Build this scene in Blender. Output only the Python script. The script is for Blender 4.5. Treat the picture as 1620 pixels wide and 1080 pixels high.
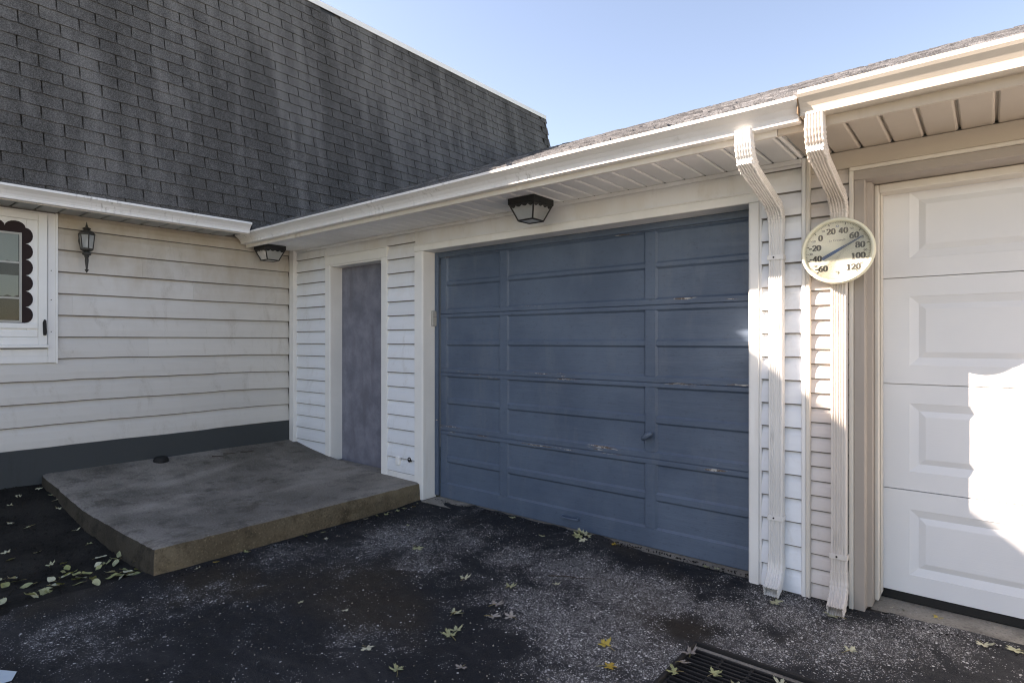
import bpy, bmesh, math, random
from mathutils import Vector, Matrix, noise
R = math.radians
random.seed(7)
for o in list(bpy.data.objects): bpy.data.objects.remove(o)
scn = bpy.context.scene
COL = scn.collection

# ------------------------------------------------------------------ camera
cam_d = bpy.data.cameras.new('camera'); cam = bpy.data.objects.new('camera', cam_d); COL.objects.link(cam)
cam.location = (0, 0, 1.34); cam.rotation_euler = (R(90), 0, R(39.34))
cam_d.sensor_width = 36; cam_d.lens = 20.49; cam_d.clip_start = .05; cam_d.clip_end = 2000
scn.camera = cam
# ------------------------------------------------------------------ sky, sun, exposure
SUN = Vector((1.25, .82, -1.0)).normalized()
world = bpy.data.worlds.new('World'); scn.world = world; world.use_nodes = True
wn = world.node_tree.nodes; wl = world.node_tree.links
sky = wn.new('ShaderNodeTexSky'); sky.sky_type = 'NISHITA'; sky.sun_disc = False
sky.sun_elevation = math.asin(-SUN.z); sky.sun_rotation = math.atan2(-SUN.x, -SUN.y)
sky.air_density = 1.0; sky.dust_density = .7; sky.ozone_density = .8
bg = wn['Background']; bg.inputs['Strength'].default_value = .063
wl.new(sky.outputs['Color'], bg.inputs['Color'])
sd = bpy.data.lights.new('sun', 'SUN'); sd.energy = 5.0; sd.angle = R(.55); sd.color = (1, .95, .87)
so = bpy.data.objects.new('sun', sd); COL.objects.link(so); so.location = (-12, -8, 12)
so.rotation_euler = SUN.to_track_quat('-Z', 'Y').to_euler()
vs = scn.view_settings
vs.view_transform = 'Standard'; vs.look = 'None'; vs.gamma = 1; vs.use_curve_mapping = False
vs.exposure = 2.45
vs.use_white_balance = True; vs.white_balance_temperature = 7700; vs.white_balance_tint = 20
scn.render.engine = 'CYCLES'
scn.cycles.use_denoising = True; scn.cycles.filter_width = 1.15
scn.cycles.max_bounces = 8; scn.cycles.diffuse_bounces = 5

# ------------------------------------------------------------------ material helper
class MN:
    def __init__(s, name):
        s.m = bpy.data.materials.new(name); s.m.use_nodes = True
        s.nt = s.m.node_tree; s.n = s.nt.nodes; s.l = s.nt.links; s.b = s.n['Principled BSDF']
        s._pos = None
    def new(s, t, **k):
        x = s.n.new(t)
        for a, v in k.items(): setattr(x, a, v)
        return x
    def put(s, sock, v):
        if hasattr(v, 'is_output') or isinstance(v, bpy.types.NodeSocket): s.l.new(v, sock)
        else: sock.default_value = v
    def pos(s):
        if s._pos is None: s._pos = s.new('ShaderNodeNewGeometry').outputs['Position']
        return s._pos
    def scaled(s, sc):
        x = s.new('ShaderNodeMapping'); s.l.new(s.pos(), x.inputs['Vector']); x.inputs['Scale'].default_value = sc
        return x.outputs['Vector']
    def noise(s, scale, detail=4, rough=.55, st=(1, 1, 1), dist=0):
        x = s.new('ShaderNodeTexNoise'); s.l.new(s.scaled(st), x.inputs['Vector'])
        x.inputs['Scale'].default_value = scale; x.inputs['Detail'].default_value = detail
        x.inputs['Roughness'].default_value = rough; x.inputs['Distortion'].default_value = dist
        return x.outputs['Fac']
    def ramp(s, v, a, b, lo=0., hi=1.):
        x = s.new('ShaderNodeMapRange', interpolation_type='SMOOTHSTEP'); s.put(x.inputs['Value'], v)
        x.inputs['From Min'].default_value = a; x.inputs['From Max'].default_value = b
        x.inputs['To Min'].default_value = lo; x.inputs['To Max'].default_value = hi
        return x.outputs['Result']
    def math(s, op, a, b=0.):
        x = s.new('ShaderNodeMath', operation=op); s.put(x.inputs[0], a); s.put(x.inputs[1], b); return x.outputs[0]
    def mix(s, f, a, b, mode='MIX'):
        x = s.new('ShaderNodeMix', data_type='RGBA', blend_type=mode); s.put(x.inputs['Factor'], f)
        for i, v in ((6, a), (7, b)):
            if isinstance(v, (tuple, list)): v = (*v, 1) if len(v) == 3 else v
            s.put(x.inputs[i], v)
        return x.outputs[2]
    def bump(s, h, strength=.3, dist=.01):
        x = s.new('ShaderNodeBump'); s.put(x.inputs['Height'], h)
        x.inputs['Strength'].default_value = strength; x.inputs['Distance'].default_value = dist
        s.l.new(x.outputs['Normal'], s.b.inputs['Normal'])
    def out(s, col, rough=.6, **k):
        if isinstance(col, tuple): col = (*col, 1)
        s.put(s.b.inputs['Base Color'], col); s.put(s.b.inputs['Roughness'], rough)
        for a, v in k.items(): s.put(s.b.inputs[a.replace('_', ' ')], v)
        return s.m
    def rnd(s, island=False):
        if island: return s.new('ShaderNodeNewGeometry').outputs['Random Per Island']
        return s.new('ShaderNodeObjectInfo').outputs['Random']
    def z(s):
        x = s.new('ShaderNodeSeparateXYZ'); s.l.new(s.pos(), x.inputs[0]); return x.outputs

def paint(name, col, rough=.5, dirt=(.30, .25, .18), amount=.35, var=.06, streak=14, bumpy=.04, spec=.4):
    m = MN(name)
    n1 = m.noise(2.2, 5); n2 = m.noise(streak, 4, .6, st=(1, 1, .12)); n3 = m.noise(160, 3, .6)
    c = m.mix(m.ramp(n1, .3, .75), tuple(x*(1-var) for x in col), tuple(min(.9, x*(1+var)) for x in col))
    f = m.math('MULTIPLY', m.ramp(n2, .5, .8), m.ramp(n1, .42, .72))
    c = m.mix(m.math('MULTIPLY', f, amount), c, dirt)
    f3 = m.math('MULTIPLY', m.ramp(n3, .62, .8), amount*.25)
    c = m.mix(f3, c, dirt)
    m.bump(m.noise(90, 3), bumpy, .004)
    return m.out(c, m.ramp(n1, .2, .8, rough-.08, rough+.1), Specular_IOR_Level=spec)

def siding(name, col, stain, zs, amt):
    m = MN(name)
    s = m.z()
    n1 = m.noise(1.4, 4); n2 = m.noise(5, 5, .6, st=(1, 1, .35)); n3 = m.noise(11, 5, .6, st=(.35, .35, 1))
    c = m.mix(m.rnd(), tuple(x*.94 for x in col), tuple(x*1.04 for x in col))
    c = m.mix(m.math('MULTIPLY', m.ramp(n3, .5, .8), .10), c, stain)
    hz = m.ramp(m.math('ADD', s[2], m.math('MULTIPLY', m.math('SUBTRACT', n2, .5), 1.3)), zs[0], zs[1])
    f = m.math('MULTIPLY', m.math('MULTIPLY', hz, m.ramp(n1, .25, .65, .35, 1)), amt)
    c = m.mix(f, c, stain)
    gr = m.math('MULTIPLY', m.ramp(m.noise(7, 6, .7, st=(1, 1, .4), dist=.6), .52, .74), m.ramp(m.noise(70, 3, .7), .4, .6, .4, 1))
    c = m.mix(m.math('MULTIPLY', gr, .30), c, tuple(x*.62 for x in stain))
    g = m.noise(240, 2, .5, st=(.06, .06, 1))
    m.bump(g, .05, .002)
    return m.out(c, .52, Specular_IOR_Level=.35)

def shingle_mat(name, island):
    m = MN(name)
    r = m.rnd(island)
    st = m.noise(3.0, 5, .62, st=(1, 1.25, .12)); st2 = m.noise(1.5, 4, .55, st=(1, 1.3, .14)); g = m.noise(110, 3, .75); g2 = m.noise(14, 6, .72)
    c = m.mix(r, (.066, .063, .061), (.125, .119, .115))
    c = m.mix(m.ramp(st, .40, .64), c, (.195, .187, .179))
    c = m.mix(m.math('MULTIPLY', m.ramp(st2, .48, .62), .8), c, (.040, .038, .036))
    c = m.mix(m.math('MULTIPLY', m.ramp(g2, .5, .75), .6), c, (.21, .205, .197))
    c = m.mix(m.ramp(g, .35, .75), m.mix(.55, c, (.022, .021, .020)), m.mix(.35, c, (.30, .29, .275)))
    m.bump(m.math('ADD', g, g2), .7, .004)
    return m.out(c, .9, Specular_IOR_Level=.2)

M = {}
M['trim'] = paint('white_trim_paint', (.82, .815, .79), amount=.3, dirt=(.50, .42, .31))
M['trim_side'] = paint('white_post_vinyl', (.76, .755, .74), amount=.3)
M['gutter'] = paint('white_gutter_enamel', (.78, .77, .75), rough=.34, amount=1.0, dirt=(.14, .115, .085), streak=34, bumpy=.02, spec=.5)
M['fascia'] = paint('stained_fascia', (.74, .71, .66), amount=1.0, dirt=(.36, .25, .15), streak=9)
M['soffit'] = paint('soffit_vinyl', (.82, .825, .815), amount=.3, rough=.6)
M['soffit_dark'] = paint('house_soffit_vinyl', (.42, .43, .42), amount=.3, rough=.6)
M['side_house'] = siding('house_siding_vinyl', (.62, .60, .57), (.37, .285, .18), (1.45, 2.65), .85)
M['side_garage'] = siding('garage_siding_vinyl', (.79, .82, .86), (.60, .53, .43), (1.6, 2.7), .6)  # bluish sky reflection is mixed into this base colour
M['side_beige'] = siding('beige_siding_vinyl', (.66, .61, .58), (.44, .36, .27), (1.6, 2.7), .5)
M['lap_dirt'] = paint('grimy_lap_edge', (.20, .185, .165), rough=.75, amount=.6, dirt=(.10, .085, .065))  # lap grime, with the shadow line under each board painted in
M['core'] = paint('sheathing', (.20, .19, .18), amount=.2)
M['found'] = paint('foundation_paint', (.045, .052, .056), rough=.7, dirt=(.03, .03, .028), amount=.6)
M['shingle'] = shingle_mat('asphalt_shingle', False)
M['shingle_field'] = shingle_mat('asphalt_shingle_field', True)
def roof_shingle():
    m = MN('weathered_roof_shingle'); r = m.rnd(True)
    g = m.noise(300, 2, .7); g2 = m.noise(22, 5, .7)
    c = m.mix(r, (.10, .105, .115), (.34, .35, .375))
    c = m.mix(m.math('MULTIPLY', m.ramp(g2, .5, .68), .8), c, (.04, .042, .046))
    c = m.mix(m.ramp(g, .35, .75), m.mix(.5, c, (.03, .03, .033)), m.mix(.35, c, (.42, .43, .46)))
    m.bump(m.math('ADD', g, g2), .8, .006)
    return m.out(c, .9, Specular_IOR_Level=.2)
M['roof_shingle'] = roof_shingle()
M['taupe'] = paint('taupe_jamb_paint', (.36, .315, .275), rough=.55, amount=.35, dirt=(.2, .16, .12))
M['cream'] = paint('cream_vinyl', (.66, .615, .545), rough=.42, amount=.3)
M['beige_gutter'] = paint('beige_gutter_enamel', (.58, .53, .46), rough=.33, amount=.25, dirt=(.3, .24, .17), bumpy=.015, spec=.5)
M['beige_soffit'] = paint('beige_soffit_vinyl', (.50, .44, .37), amount=.25, rough=.55)
M['spout'] = paint('downspout_enamel', (.72, .71, .69), rough=.35, amount=.6, dirt=(.12, .10, .08), streak=40, bumpy=.02, spec=.5)
M['spout_beige'] = paint('beige_downspout_enamel', (.66, .61, .56), rough=.35, amount=.55, dirt=(.15, .12, .09), streak=40, bumpy=.02, spec=.5)
M['rust'] = paint('rusted_end', (.20, .14, .09), rough=.8, amount=.8, dirt=(.05, .04, .03))
M['plastic'] = paint('grey_plastic', (.40, .39, .36), rough=.45, amount=.15)
M['black'] = paint('black_metal', (.018, .018, .018), rough=.45, amount=.4, dirt=(.08, .075, .065), spec=.4)
M['bronze'] = paint('weathered_bronze', (.045, .042, .038), rough=.55, amount=.7, dirt=(.14, .13, .11), spec=.4)
M['rubber'] = paint('black_rubber', (.012, .012, .012), rough=.7, amount=.3)
M['brown_cloth'] = paint('brown_trim', (.022, .010, .010), rough=.8, amount=.1)
M['curtain'] = paint('lace_curtain', (.34, .33, .30), rough=.9, amount=.3, streak=30)
M['dark_room'] = paint('room_dark', (.02, .02, .02), rough=.9, amount=.1)
M['iron'] = paint('cast_iron', (.018, .016, .015), rough=.75, amount=.8, dirt=(.06, .045, .03))
M['ivory'] = paint('ivory_plastic', (.78, .75, .58), rough=.38, amount=.12, dirt=(.5, .44, .3), var=.03)
M['dial'] = paint('ivory_dial', (.80, .785, .655), rough=.5, amount=.1, dirt=(.5, .44, .3), var=.03, bumpy=.0)
M['ink'] = paint('black_print', (.012, .012, .012), rough=.6, amount=.05)
M['ink_grey'] = paint('grey_print', (.10, .10, .10), rough=.6, amount=.05)
M['ink_blue'] = paint('blue_print', (.10, .18, .36), rough=.6, amount=.05)
M['needle'] = paint('blue_needle', (.03, .09, .24), rough=.35, amount=.05)
M['paper'] = paint('pale_blue_paper', (.50, .58, .62), rough=.8, amount=.1)
M['bulb'] = paint('bulb_white', (.8, .8, .78), rough=.3, amount=.02)

def blue_paint(name, peel):
    m = MN(name)
    n1 = m.noise(1.6, 5); gr = m.noise(26, 5, .65, st=(.10, 1, 1), dist=.4); gr2 = m.noise(9, 4, .6, st=(.25, 1, 1))
    pl = m.noise(17, 6, .66, st=(.10, 1, 2.0)); pm = m.noise(2.1, 3)
    c = m.mix(m.ramp(n1, .3, .7), (.068, .100, .152), (.104, .144, .204))
    c = m.mix(m.math('MULTIPLY', m.ramp(m.noise(6, 6, .7, st=(1, 1, .25)), .52, .72), .35), c, (.145, .170, .205))
    c = m.mix(m.math('MULTIPLY', m.ramp(m.noise(60, 4, .75, st=(.5, 1, 1)), .56, .7), .4), c, (.045, .058, .082))
    c = m.mix(m.math('MULTIPLY', m.ramp(gr2, .55, .8), .25), c, (.13, .155, .20))
    if peel > 0:
        f = m.ramp(m.math('ADD', pl, m.math('MULTIPLY', m.math('SUBTRACT', pm, .5), .45)), .755-peel, .775-peel)
        w = m.ramp(m.noise(38, 3), .45, .6)
        c = m.mix(f, c, m.mix(w, (.12, .085, .065), (.46, .44, .41)))
    m.bump(m.math('ADD', gr, m.math('MULTIPLY', gr2, .6)), .5, .006)
    return m.out(c, m.ramp(gr, .3, .8, .42, .58), Specular_IOR_Level=.45)
M['blue'] = blue_paint('blue_grey_door_paint', 0.0)
M['blue_rail'] = blue_paint('blue_grey_rail_paint', .05)
M['blue_peel'] = blue_paint('peeling_blue_grey_paint', .135)

def entry_mat():
    m = MN('purple_grey_door_paint')
    n = m.noise(4.5, 6, .62); s = m.noise(16, 5, .7, dist=1.2); v = m.noise(9, 4, .6, st=(1, 1, .18))
    c = m.mix(m.ramp(n, .3, .72), (.145, .150, .190), (.250, .256, .305))
    c = m.mix(m.math('MULTIPLY', m.ramp(v, .5, .75), .6), c, (.135, .130, .158))
    c = m.mix(m.ramp(m.math('ABSOLUTE', m.math('SUBTRACT', s, .5)), .0, .006, .55, 0), c, (.06, .06, .075))
    m.bump(m.noise(60, 4), .1, .004)
    return m.out(c, m.ramp(n, .3, .7, .5, .7), Specular_IOR_Level=.35)
M['entry'] = entry_mat()

def steel_door():
    m = MN('white_embossed_steel')
    g = m.noise(240, 3, .6, st=(.07, 1, 1)); n = m.noise(1.5, 4)
    c = m.mix(m.ramp(n, .3, .7), (.70, .71, .725), (.755, .76, .765))
    m.bump(g, .16, .003)
    return m.out(c, .5, Specular_IOR_Level=.4)
M['steel'] = steel_door()

def concrete(name, a, b, rough_agg=.3):
    m = MN(name)
    n = m.noise(1.3, 6, .62); n2 = m.noise(7, 6, .65); g = m.noise(75, 5, .78); f = m.noise(200, 2, .6); big = m.noise(.8, 4, .6, st=(1, .5, 1), dist=.8)
    c = m.mix(m.ramp(n, .28, .72), a, b)
    c = m.mix(m.math('MULTIPLY', m.ramp(n2, .48, .68), .6), c, tuple(x*.5 for x in a))
    sp = m.noise(3.1, 6, .7, dist=.5)
    c = m.mix(m.math('MULTIPLY', m.ramp(sp, .55, .66), .55), c, (a[0]*.42, a[1]*.38, a[2]*.32))
    c = m.mix(m.math('MULTIPLY', m.ramp(big, .52, .66), .45), c, tuple(x*1.6 for x in b))
    c = m.mix(m.math('MULTIPLY', m.ramp(g, .55, .72), rough_agg), c, tuple(min(.6, x*2.1) for x in b))
    c = m.mix(m.math('MULTIPLY', m.ramp(g, .47, .30), .75), c, tuple(x*.3 for x in a))
    m.bump(m.math('ADD', m.math('MULTIPLY', g, .7), m.math('ADD', f, m.math('MULTIPLY', n2, 1.2))), .5, .008)
    return m.out(c, .85, Specular_IOR_Level=.3)
M['slab'] = concrete('slab_concrete', (.145, .130, .110), (.30, .270, .235), .5)
M['slab_damp'] = concrete('damp_slab_edge', (.040, .034, .026), (.075, .064, .048), .3)  # darker copy for the front face; its shade is painted into the colour
M['slab_side'] = concrete('slab_edge_concrete', (.095, .074, .047), (.20, .160, .105), .6)
M['lot'] = concrete('lot_concrete', (.38, .375, .36), (.50, .49, .47), .2)
M['sill'] = concrete('sill_concrete', (.19, .172, .148), (.33, .305, .26), .45)

def asphalt():
    m = MN('worn_asphalt')
    # worn spots: (x, y, radius, strength)
    spots = [(-3.2, 2.75, .42, .75), (-2.93, 2.9, .35, .5), (-2.36, 2.93, .28, .75), (-1.98, 2.92, .34, .95), (-1.58, 2.93, .36, 1.0), (-1.34, 2.94, .22, .8),
             (-1.80, 2.5, .38, .85), (-1.42, 2.38, .36, 1.1), (-1.1, 2.42, .22, 1.0), (-1.05, 2.98, .2, .9), (-.78, 3.25, .3, .8),
             (-.52, 3.12, .34, .75), (-.25, 3.36, .34, .5), (-3.35, .9, .4, .34), (-3.4, 1.25, .32, .3), (-3.62, 2.05, .3, .32), (-.88, 2.76, .24, .8), (-1.2, 1.9, .4, .9), (-2.7, 2.5, .3, .45)]
    tot = None
    for (x, y, r, s) in spots:
        vm = m.new('ShaderNodeVectorMath', operation='DISTANCE'); m.l.new(m.pos(), vm.inputs[0]); vm.inputs[1].default_value = (x, y, -.055)
        f = m.ramp(vm.outputs['Value'], r*1.35, r*.15, 0, s)
        tot = f if tot is None else m.math('MAXIMUM', tot, f)
    n = m.noise(2.0, 6, .68, dist=.6); n2 = m.noise(9, 5, .68)
    wear = m.math('ADD', m.math('MULTIPLY', tot, .66), m.math('MULTIPLY', m.math('SUBTRACT', n, .5), 1.25))
    wear = m.math('ADD', m.math('ADD', wear, .05), m.math('MULTIPLY', m.math('SUBTRACT', n2, .5), .9))
    W = m.math('MULTIPLY', m.ramp(wear, .04, .62), m.ramp(m.noise(26, 4, .7), .3, .62, .35, 1.0))
    def vor(scale):
        v = m.new('ShaderNodeTexVoronoi'); m.l.new(m.pos(), v.inputs['Vector']); v.inputs['Scale'].default_value = scale
        s = m.new('ShaderNodeSeparateColor'); m.l.new(v.outputs['Color'], s.inputs[0]); return s.outputs[0], s.outputs[1], v.outputs['Distance']
    a1, b1, d1 = vor(215); a2, b2, d2 = vor(80)
    th = m.math('SUBTRACT', .992, m.math('MULTIPLY', W, .64))
    sp = m.math('MULTIPLY', m.math('GREATER_THAN', a1, th), m.ramp(d1, .62, .42))
    th2 = m.math('SUBTRACT', .9965, m.math('MULTIPLY', W, .16))
    sp2 = m.math('MULTIPLY', m.math('GREATER_THAN', a2, th2), m.ramp(d2, .52, .38))
    base = m.mix(m.ramp(n2, .3, .7), (.0075, .0085, .011), (.015, .0165, .020))
    br = m.noise(.9, 3, .5)
    base = m.mix(m.math('MULTIPLY', m.ramp(br, .52, .66), .8), base, (.034, .025, .016))
    base = m.mix(m.math('MULTIPLY', W, .75), base, (.115, .108, .102))
    du = m.noise(1.7, 6, .72, st=(.5, 1.4, 1), dist=.7)
    base = m.mix(m.math('MULTIPLY', m.ramp(du, .46, .70), .65), base, (.046, .045, .046))
    sc = m.mix(b1, (.09, .09, .095), (.62, .60, .575))
    c = m.mix(sp, base, sc)
    c = m.mix(sp2, c, m.mix(b2, (.30, .29, .28), (.72, .70, .67)))
    h = m.math('ADD', m.math('MULTIPLY', d1, -.6), m.math('ADD', m.math('MULTIPLY', m.noise(110, 3, .7), 1.4), m.math('MULTIPLY', n2, 1.5)))
    m.bump(h, .55, .010)
    return m.out(c, m.ramp(n2, .3, .7, .62, .85), Specular_IOR_Level=.3)
M['asphalt'] = asphalt()

def soil():
    m = MN('damp_soil')
    n = m.noise(3, 6, .65); g = m.noise(60, 5, .7)
    c = m.mix(m.ramp(n, .3, .7), (.010, .009, .008), (.034, .031, .027))
    c = m.mix(m.math('MULTIPLY', m.ramp(g, .6, .75), .5), c, (.11, .10, .085))
    m.bump(m.math('ADD', g, n), .8, .02)
    return m.out(c, .9, Specular_IOR_Level=.2)
M['soil'] = soil()
def lawn():
    m = MN('lawn')
    n = m.noise(.5, 5); g = m.noise(14, 5, .7)
    return m.out(m.mix(m.ramp(m.math('ADD', m.math('MULTIPLY', n, .5), m.math('MULTIPLY', g, .5)), .35, .65), (.045, .065, .022), (.10, .11, .045)), .95)
M['lawn'] = lawn()

def leaf_mat(name, a, b):
    m = MN(name)
    c = m.mix(m.rnd(), a, b)
    n = m.noise(70, 4, .6)
    c = m.mix(m.math('MULTIPLY', m.ramp(n, .5, .75), .55), c, tuple(x*.45 for x in a))
    return m.out(c, .6, Specular_IOR_Level=.3)
M['leaf_pale'] = leaf_mat('pale_green_leaf', (.30, .31, .15), (.58, .55, .40))
M['leaf_yellow'] = leaf_mat('yellow_leaf', (.42, .26, .03), (.50, .38, .08))
M['leaf_grey'] = leaf_mat('dry_grey_leaf', (.26, .22, .19), (.34, .31, .27))
M['leaf_green'] = leaf_mat('green_leaf', (.20, .22, .07), (.36, .36, .18))
M['stem'] = leaf_mat('leaf_stem', (.22, .20, .09), (.28, .22, .10))
M['twig'] = leaf_mat('twig_bark', (.05, .035, .025), (.07, .05, .035))

def glass(name, tint, gl=.06):
    m = MN(name)
    for x in list(m.n):
        if x.type == 'BSDF_PRINCIPLED': m.n.remove(x)
    tr = m.new('ShaderNodeBsdfTransparent'); tr.inputs[0].default_value = (*tint, 1)
    g = m.new('ShaderNodeBsdfGlossy'); g.inputs['Roughness'].default_value = gl
    lw = m.new('ShaderNodeLayerWeight'); lw.inputs[0].default_value = .5
    fr = m.math('ADD', .02, m.math('MULTIPLY', m.math('POWER', lw.outputs['Facing'], 5.), .6))
    mx = m.new('ShaderNodeMixShader'); m.l.new(fr, mx.inputs[0]); m.l.new(tr.outputs[0], mx.inputs[1]); m.l.new(g.outputs[0], mx.inputs[2])
    m.l.new(mx.outputs[0], m.n['Material Output'].inputs['Surface'])
    return m.m
M['glass'] = glass('window_glass', (.85, .88, .87), .02)
M['dial_glass'] = glass('dial_cover', (.97, .97, .96), .18)
def frosted():
    m = MN('seeded_lantern_glass')
    m.bump(m.noise(45, 3), .35, .01)
    return m.out((.62, .64, .64), .28, Transmission_Weight=.62, IOR=1.25, Specular_IOR_Level=.5)
M['frost'] = frosted()

# ------------------------------------------------------------------ mesh helpers
class MB:
    def __init__(s): s.v = []; s.f = []; s.mi = []
    def add(s, vs_, fs, mi=0):
        n = len(s.v); s.v += [tuple(p) for p in vs_]; s.f += [tuple(i+n for i in q) for q in fs]; s.mi += [mi]*len(fs); return s
    def box(s, x0, x1, y0, y1, z0, z1, mi=0):
        v = [(x, y, z) for z in (z0, z1) for y in (y0, y1) for x in (x0, x1)]
        return s.add(v, [(0, 2, 3, 1), (4, 5, 7, 6), (0, 1, 5, 4), (2, 6, 7, 3), (0, 4, 6, 2), (1, 3, 7, 5)], mi)
    def prism(s, prof, ax, a, b, segs=1, fn=None, mi=0, cap=True, em=None):
        """closed 2-D profile swept along axis ax ('x': prof=(y,z); 'y': prof=(x,z); 'z': prof=(x,y))"""
        n = len(prof); vs_ = []; fs = []
        for k in range(segs+1):
            t = a+(b-a)*k/segs
            for (p, q) in prof:
                c = (t, p, q) if ax == 'x' else (p, t, q) if ax == 'y' else (p, q, t)
                vs_.append(fn(*c) if fn else c)
        for k in range(segs):
            for i in range(n):
                j = (i+1) % n
                fs.append((k*n+i, k*n+j, (k+1)*n+j, (k+1)*n+i))
        if cap: fs.append(tuple(range(n-1, -1, -1))); fs.append(tuple(segs*n+i for i in range(n)))
        k0 = len(s.mi); s.add(vs_, fs, mi)
        if em:
            for k in range(segs):
                for i in range(n): s.mi[k0+k*n+i] = em.get(i, mi)
        return s
    def lathe(s, prof, c, n=16, mi=0):
        """(radius, z) profile about the vertical through c"""
        vs_ = []; fs = []
        for (r, z) in prof:
            for k in range(n):
                a = 2*math.pi*k/n; vs_.append((c[0]+r*math.cos(a), c[1]+r*math.sin(a), c[2]+z))
        for i in range(len(prof)-1):
            for k in range(n):
                j = (k+1) % n; fs.append((i*n+k, i*n+j, (i+1)*n+j, (i+1)*n+k))
        fs.append(tuple(range(n-1, -1, -1))); fs.append(tuple((len(prof)-1)*n+k for k in range(n)))
        return s.add(vs_, fs, mi)
    def tube(s, pts, r, n=6, mi=0):
        pts = [Vector(p) for p in pts]; vs_ = []; fs = []
        rr = r if isinstance(r, (list, tuple)) else [r]*len(pts)
        for i, p in enumerate(pts):
            d = (pts[min(i+1, len(pts)-1)]-pts[max(i-1, 0)]).normalized()
            u = d.cross(Vector((0, 0, 1)) if abs(d.z) < .9 else Vector((1, 0, 0))).normalized(); w = d.cross(u)
            for k in range(n):
                a = 2*math.pi*k/n; vs_.append(p+(u*math.cos(a)+w*math.sin(a))*rr[i])
        for i in range(len(pts)-1):
            for k in range(n):
                j = (k+1) % n; fs.append((i*n+k, i*n+j, (i+1)*n+j, (i+1)*n+k))
        fs.append(tuple(range(n-1, -1, -1))); fs.append(tuple((len(pts)-1)*n+k for k in range(n)))
        return s.add(vs_, fs, mi)
    def mesh(s, name, mats, bevel=0, smooth=False, seg=1):
        me = bpy.data.meshes.new(name); me.from_pydata(s.v, [], s.f)
        for m_ in (mats if isinstance(mats, (list, tuple)) else [mats]): me.materials.append(M[m_])
        me.polygons.foreach_set('material_index', s.mi)
        bm = bmesh.new(); bm.from_mesh(me)
        bmesh.ops.recalc_face_normals(bm, faces=bm.faces)
        if bevel: bmesh.ops.bevel(bm, geom=list(bm.edges), offset=bevel, segments=seg, affect='EDGES', profile=.5, clamp_overlap=True)
        bm.to_mesh(me); bm.free()
        if smooth: me.polygons.foreach_set('use_smooth', [True]*len(me.polygons))
        me.update(); return me
    def build(s, name, mats, parent=None, bevel=0, smooth=False, seg=1):
        return obj(name, s.mesh(name, mats, bevel, smooth, seg), parent)
def obj(name, me, parent=None):
    o = bpy.data.objects.new(name, me); COL.objects.link(o)
    if parent is not None:
        o.parent = parent; o.matrix_parent_inverse = Matrix.Translation(-Vector(root_loc(parent)))
    return o
def root_loc(o):
    p = Vector((0, 0, 0))
    while o is not None: p += o.location; o = o.parent if False else None
    return p
def tag(o, label, cat, group=None):
    o['label'] = label; o['category'] = cat
    if group: o['group'] = group
    return o
def thing(name, label, cat, loc=(0, 0, 0), group=None):
    o = bpy.data.objects.new(name, None); COL.objects.link(o); o.location = loc; o.empty_display_size = .1
    return tag(o, label, cat, group)
def box(name, mat, parent, x0, x1, y0, y1, z0, z1, bevel=0, seg=1):
    return MB().box(x0, x1, y0, y1, z0, z1).build(name, mat, parent, bevel, False, seg)
def structure(o): o['kind'] = 'structure'; return o
def stuff(o): o['kind'] = 'stuff'; return o
def shell(pl, t):
    """open polyline -> closed profile of thickness t (offset to the left)"""
    pts = [Vector(p) for p in pl]; off = []
    for i, p in enumerate(pts):
        d0 = (pts[i]-pts[i-1]).normalized() if i else None
        d1 = (pts[i+1]-pts[i]).normalized() if i < len(pts)-1 else None
        d = ((d0 or d1)+(d1 or d0)).normalized(); nrm = Vector((-d.y, d.x)); off.append(p+nrm*t)
    return [tuple(p) for p in pts]+[tuple(p) for p in reversed(off)]
def fb(x, y, z=0., sc=1.):
    return noise.fractal(Vector((x*sc, y*sc, z*sc)), 1.0, 2.0, 4)

# ------------------------------------------------------------------ ground
DR = (-1.07, -.39, 2.04, 2.66)                      # drain opening
def zg(x, y):
    z = -.045
    dx = max(0, abs(x+.73)-.3); dy = max(0, abs(y-2.35)-.3)
    z -= .022*math.exp(-(dx*dx+dy*dy)/.25)
    if x < -3: z -= .012*min(1, (-3-x)/.8)
    z += .006*noise.noise(Vector((x*1.1, y*1.1, .3)))
    z += .016*min(1, max(0, (y-3.15)/.3))
    return z
def zs(x, y):                                       # soil bed rises to the house wall
    t = min(1, max(0, (-3.93-x)/2.05))
    return -.068+.27*t**1.7+.02*noise.noise(Vector((x*2.6, y*2.6, 4)))
def slab_z(x):
    t = min(1, max(0, (-3.86-x)/2.11)); return .105+.165*t**2.4
def grid(xs, ys, zf, skip=None, warp=None):
    b = MB(); vs_ = []; fs = []
    for j, y in enumerate(ys):
        for i, x in enumerate(xs):
            xx, yy = warp(x, y, i, j) if warp else (x, y)
            vs_.append((xx, yy, zf(xx, yy)))
    n = len(xs)
    for j in range(len(ys)-1):
        for i in range(n-1):
            if skip and skip((xs[i]+xs[i+1])/2, (ys[j]+ys[j+1])/2): continue
            fs.append((j*n+i, j*n+i+1, (j+1)*n+i+1, (j+1)*n+i))
    return b.add(vs_, fs)
def lin(a, b, n): return [a+(b-a)*i/n for i in range(n+1)]
g = MB().add([(-300, -300, -.14), (300, -300, -.14), (300, 300, -.14), (-300, 300, -.14)], [(0, 1, 2, 3)])
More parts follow.
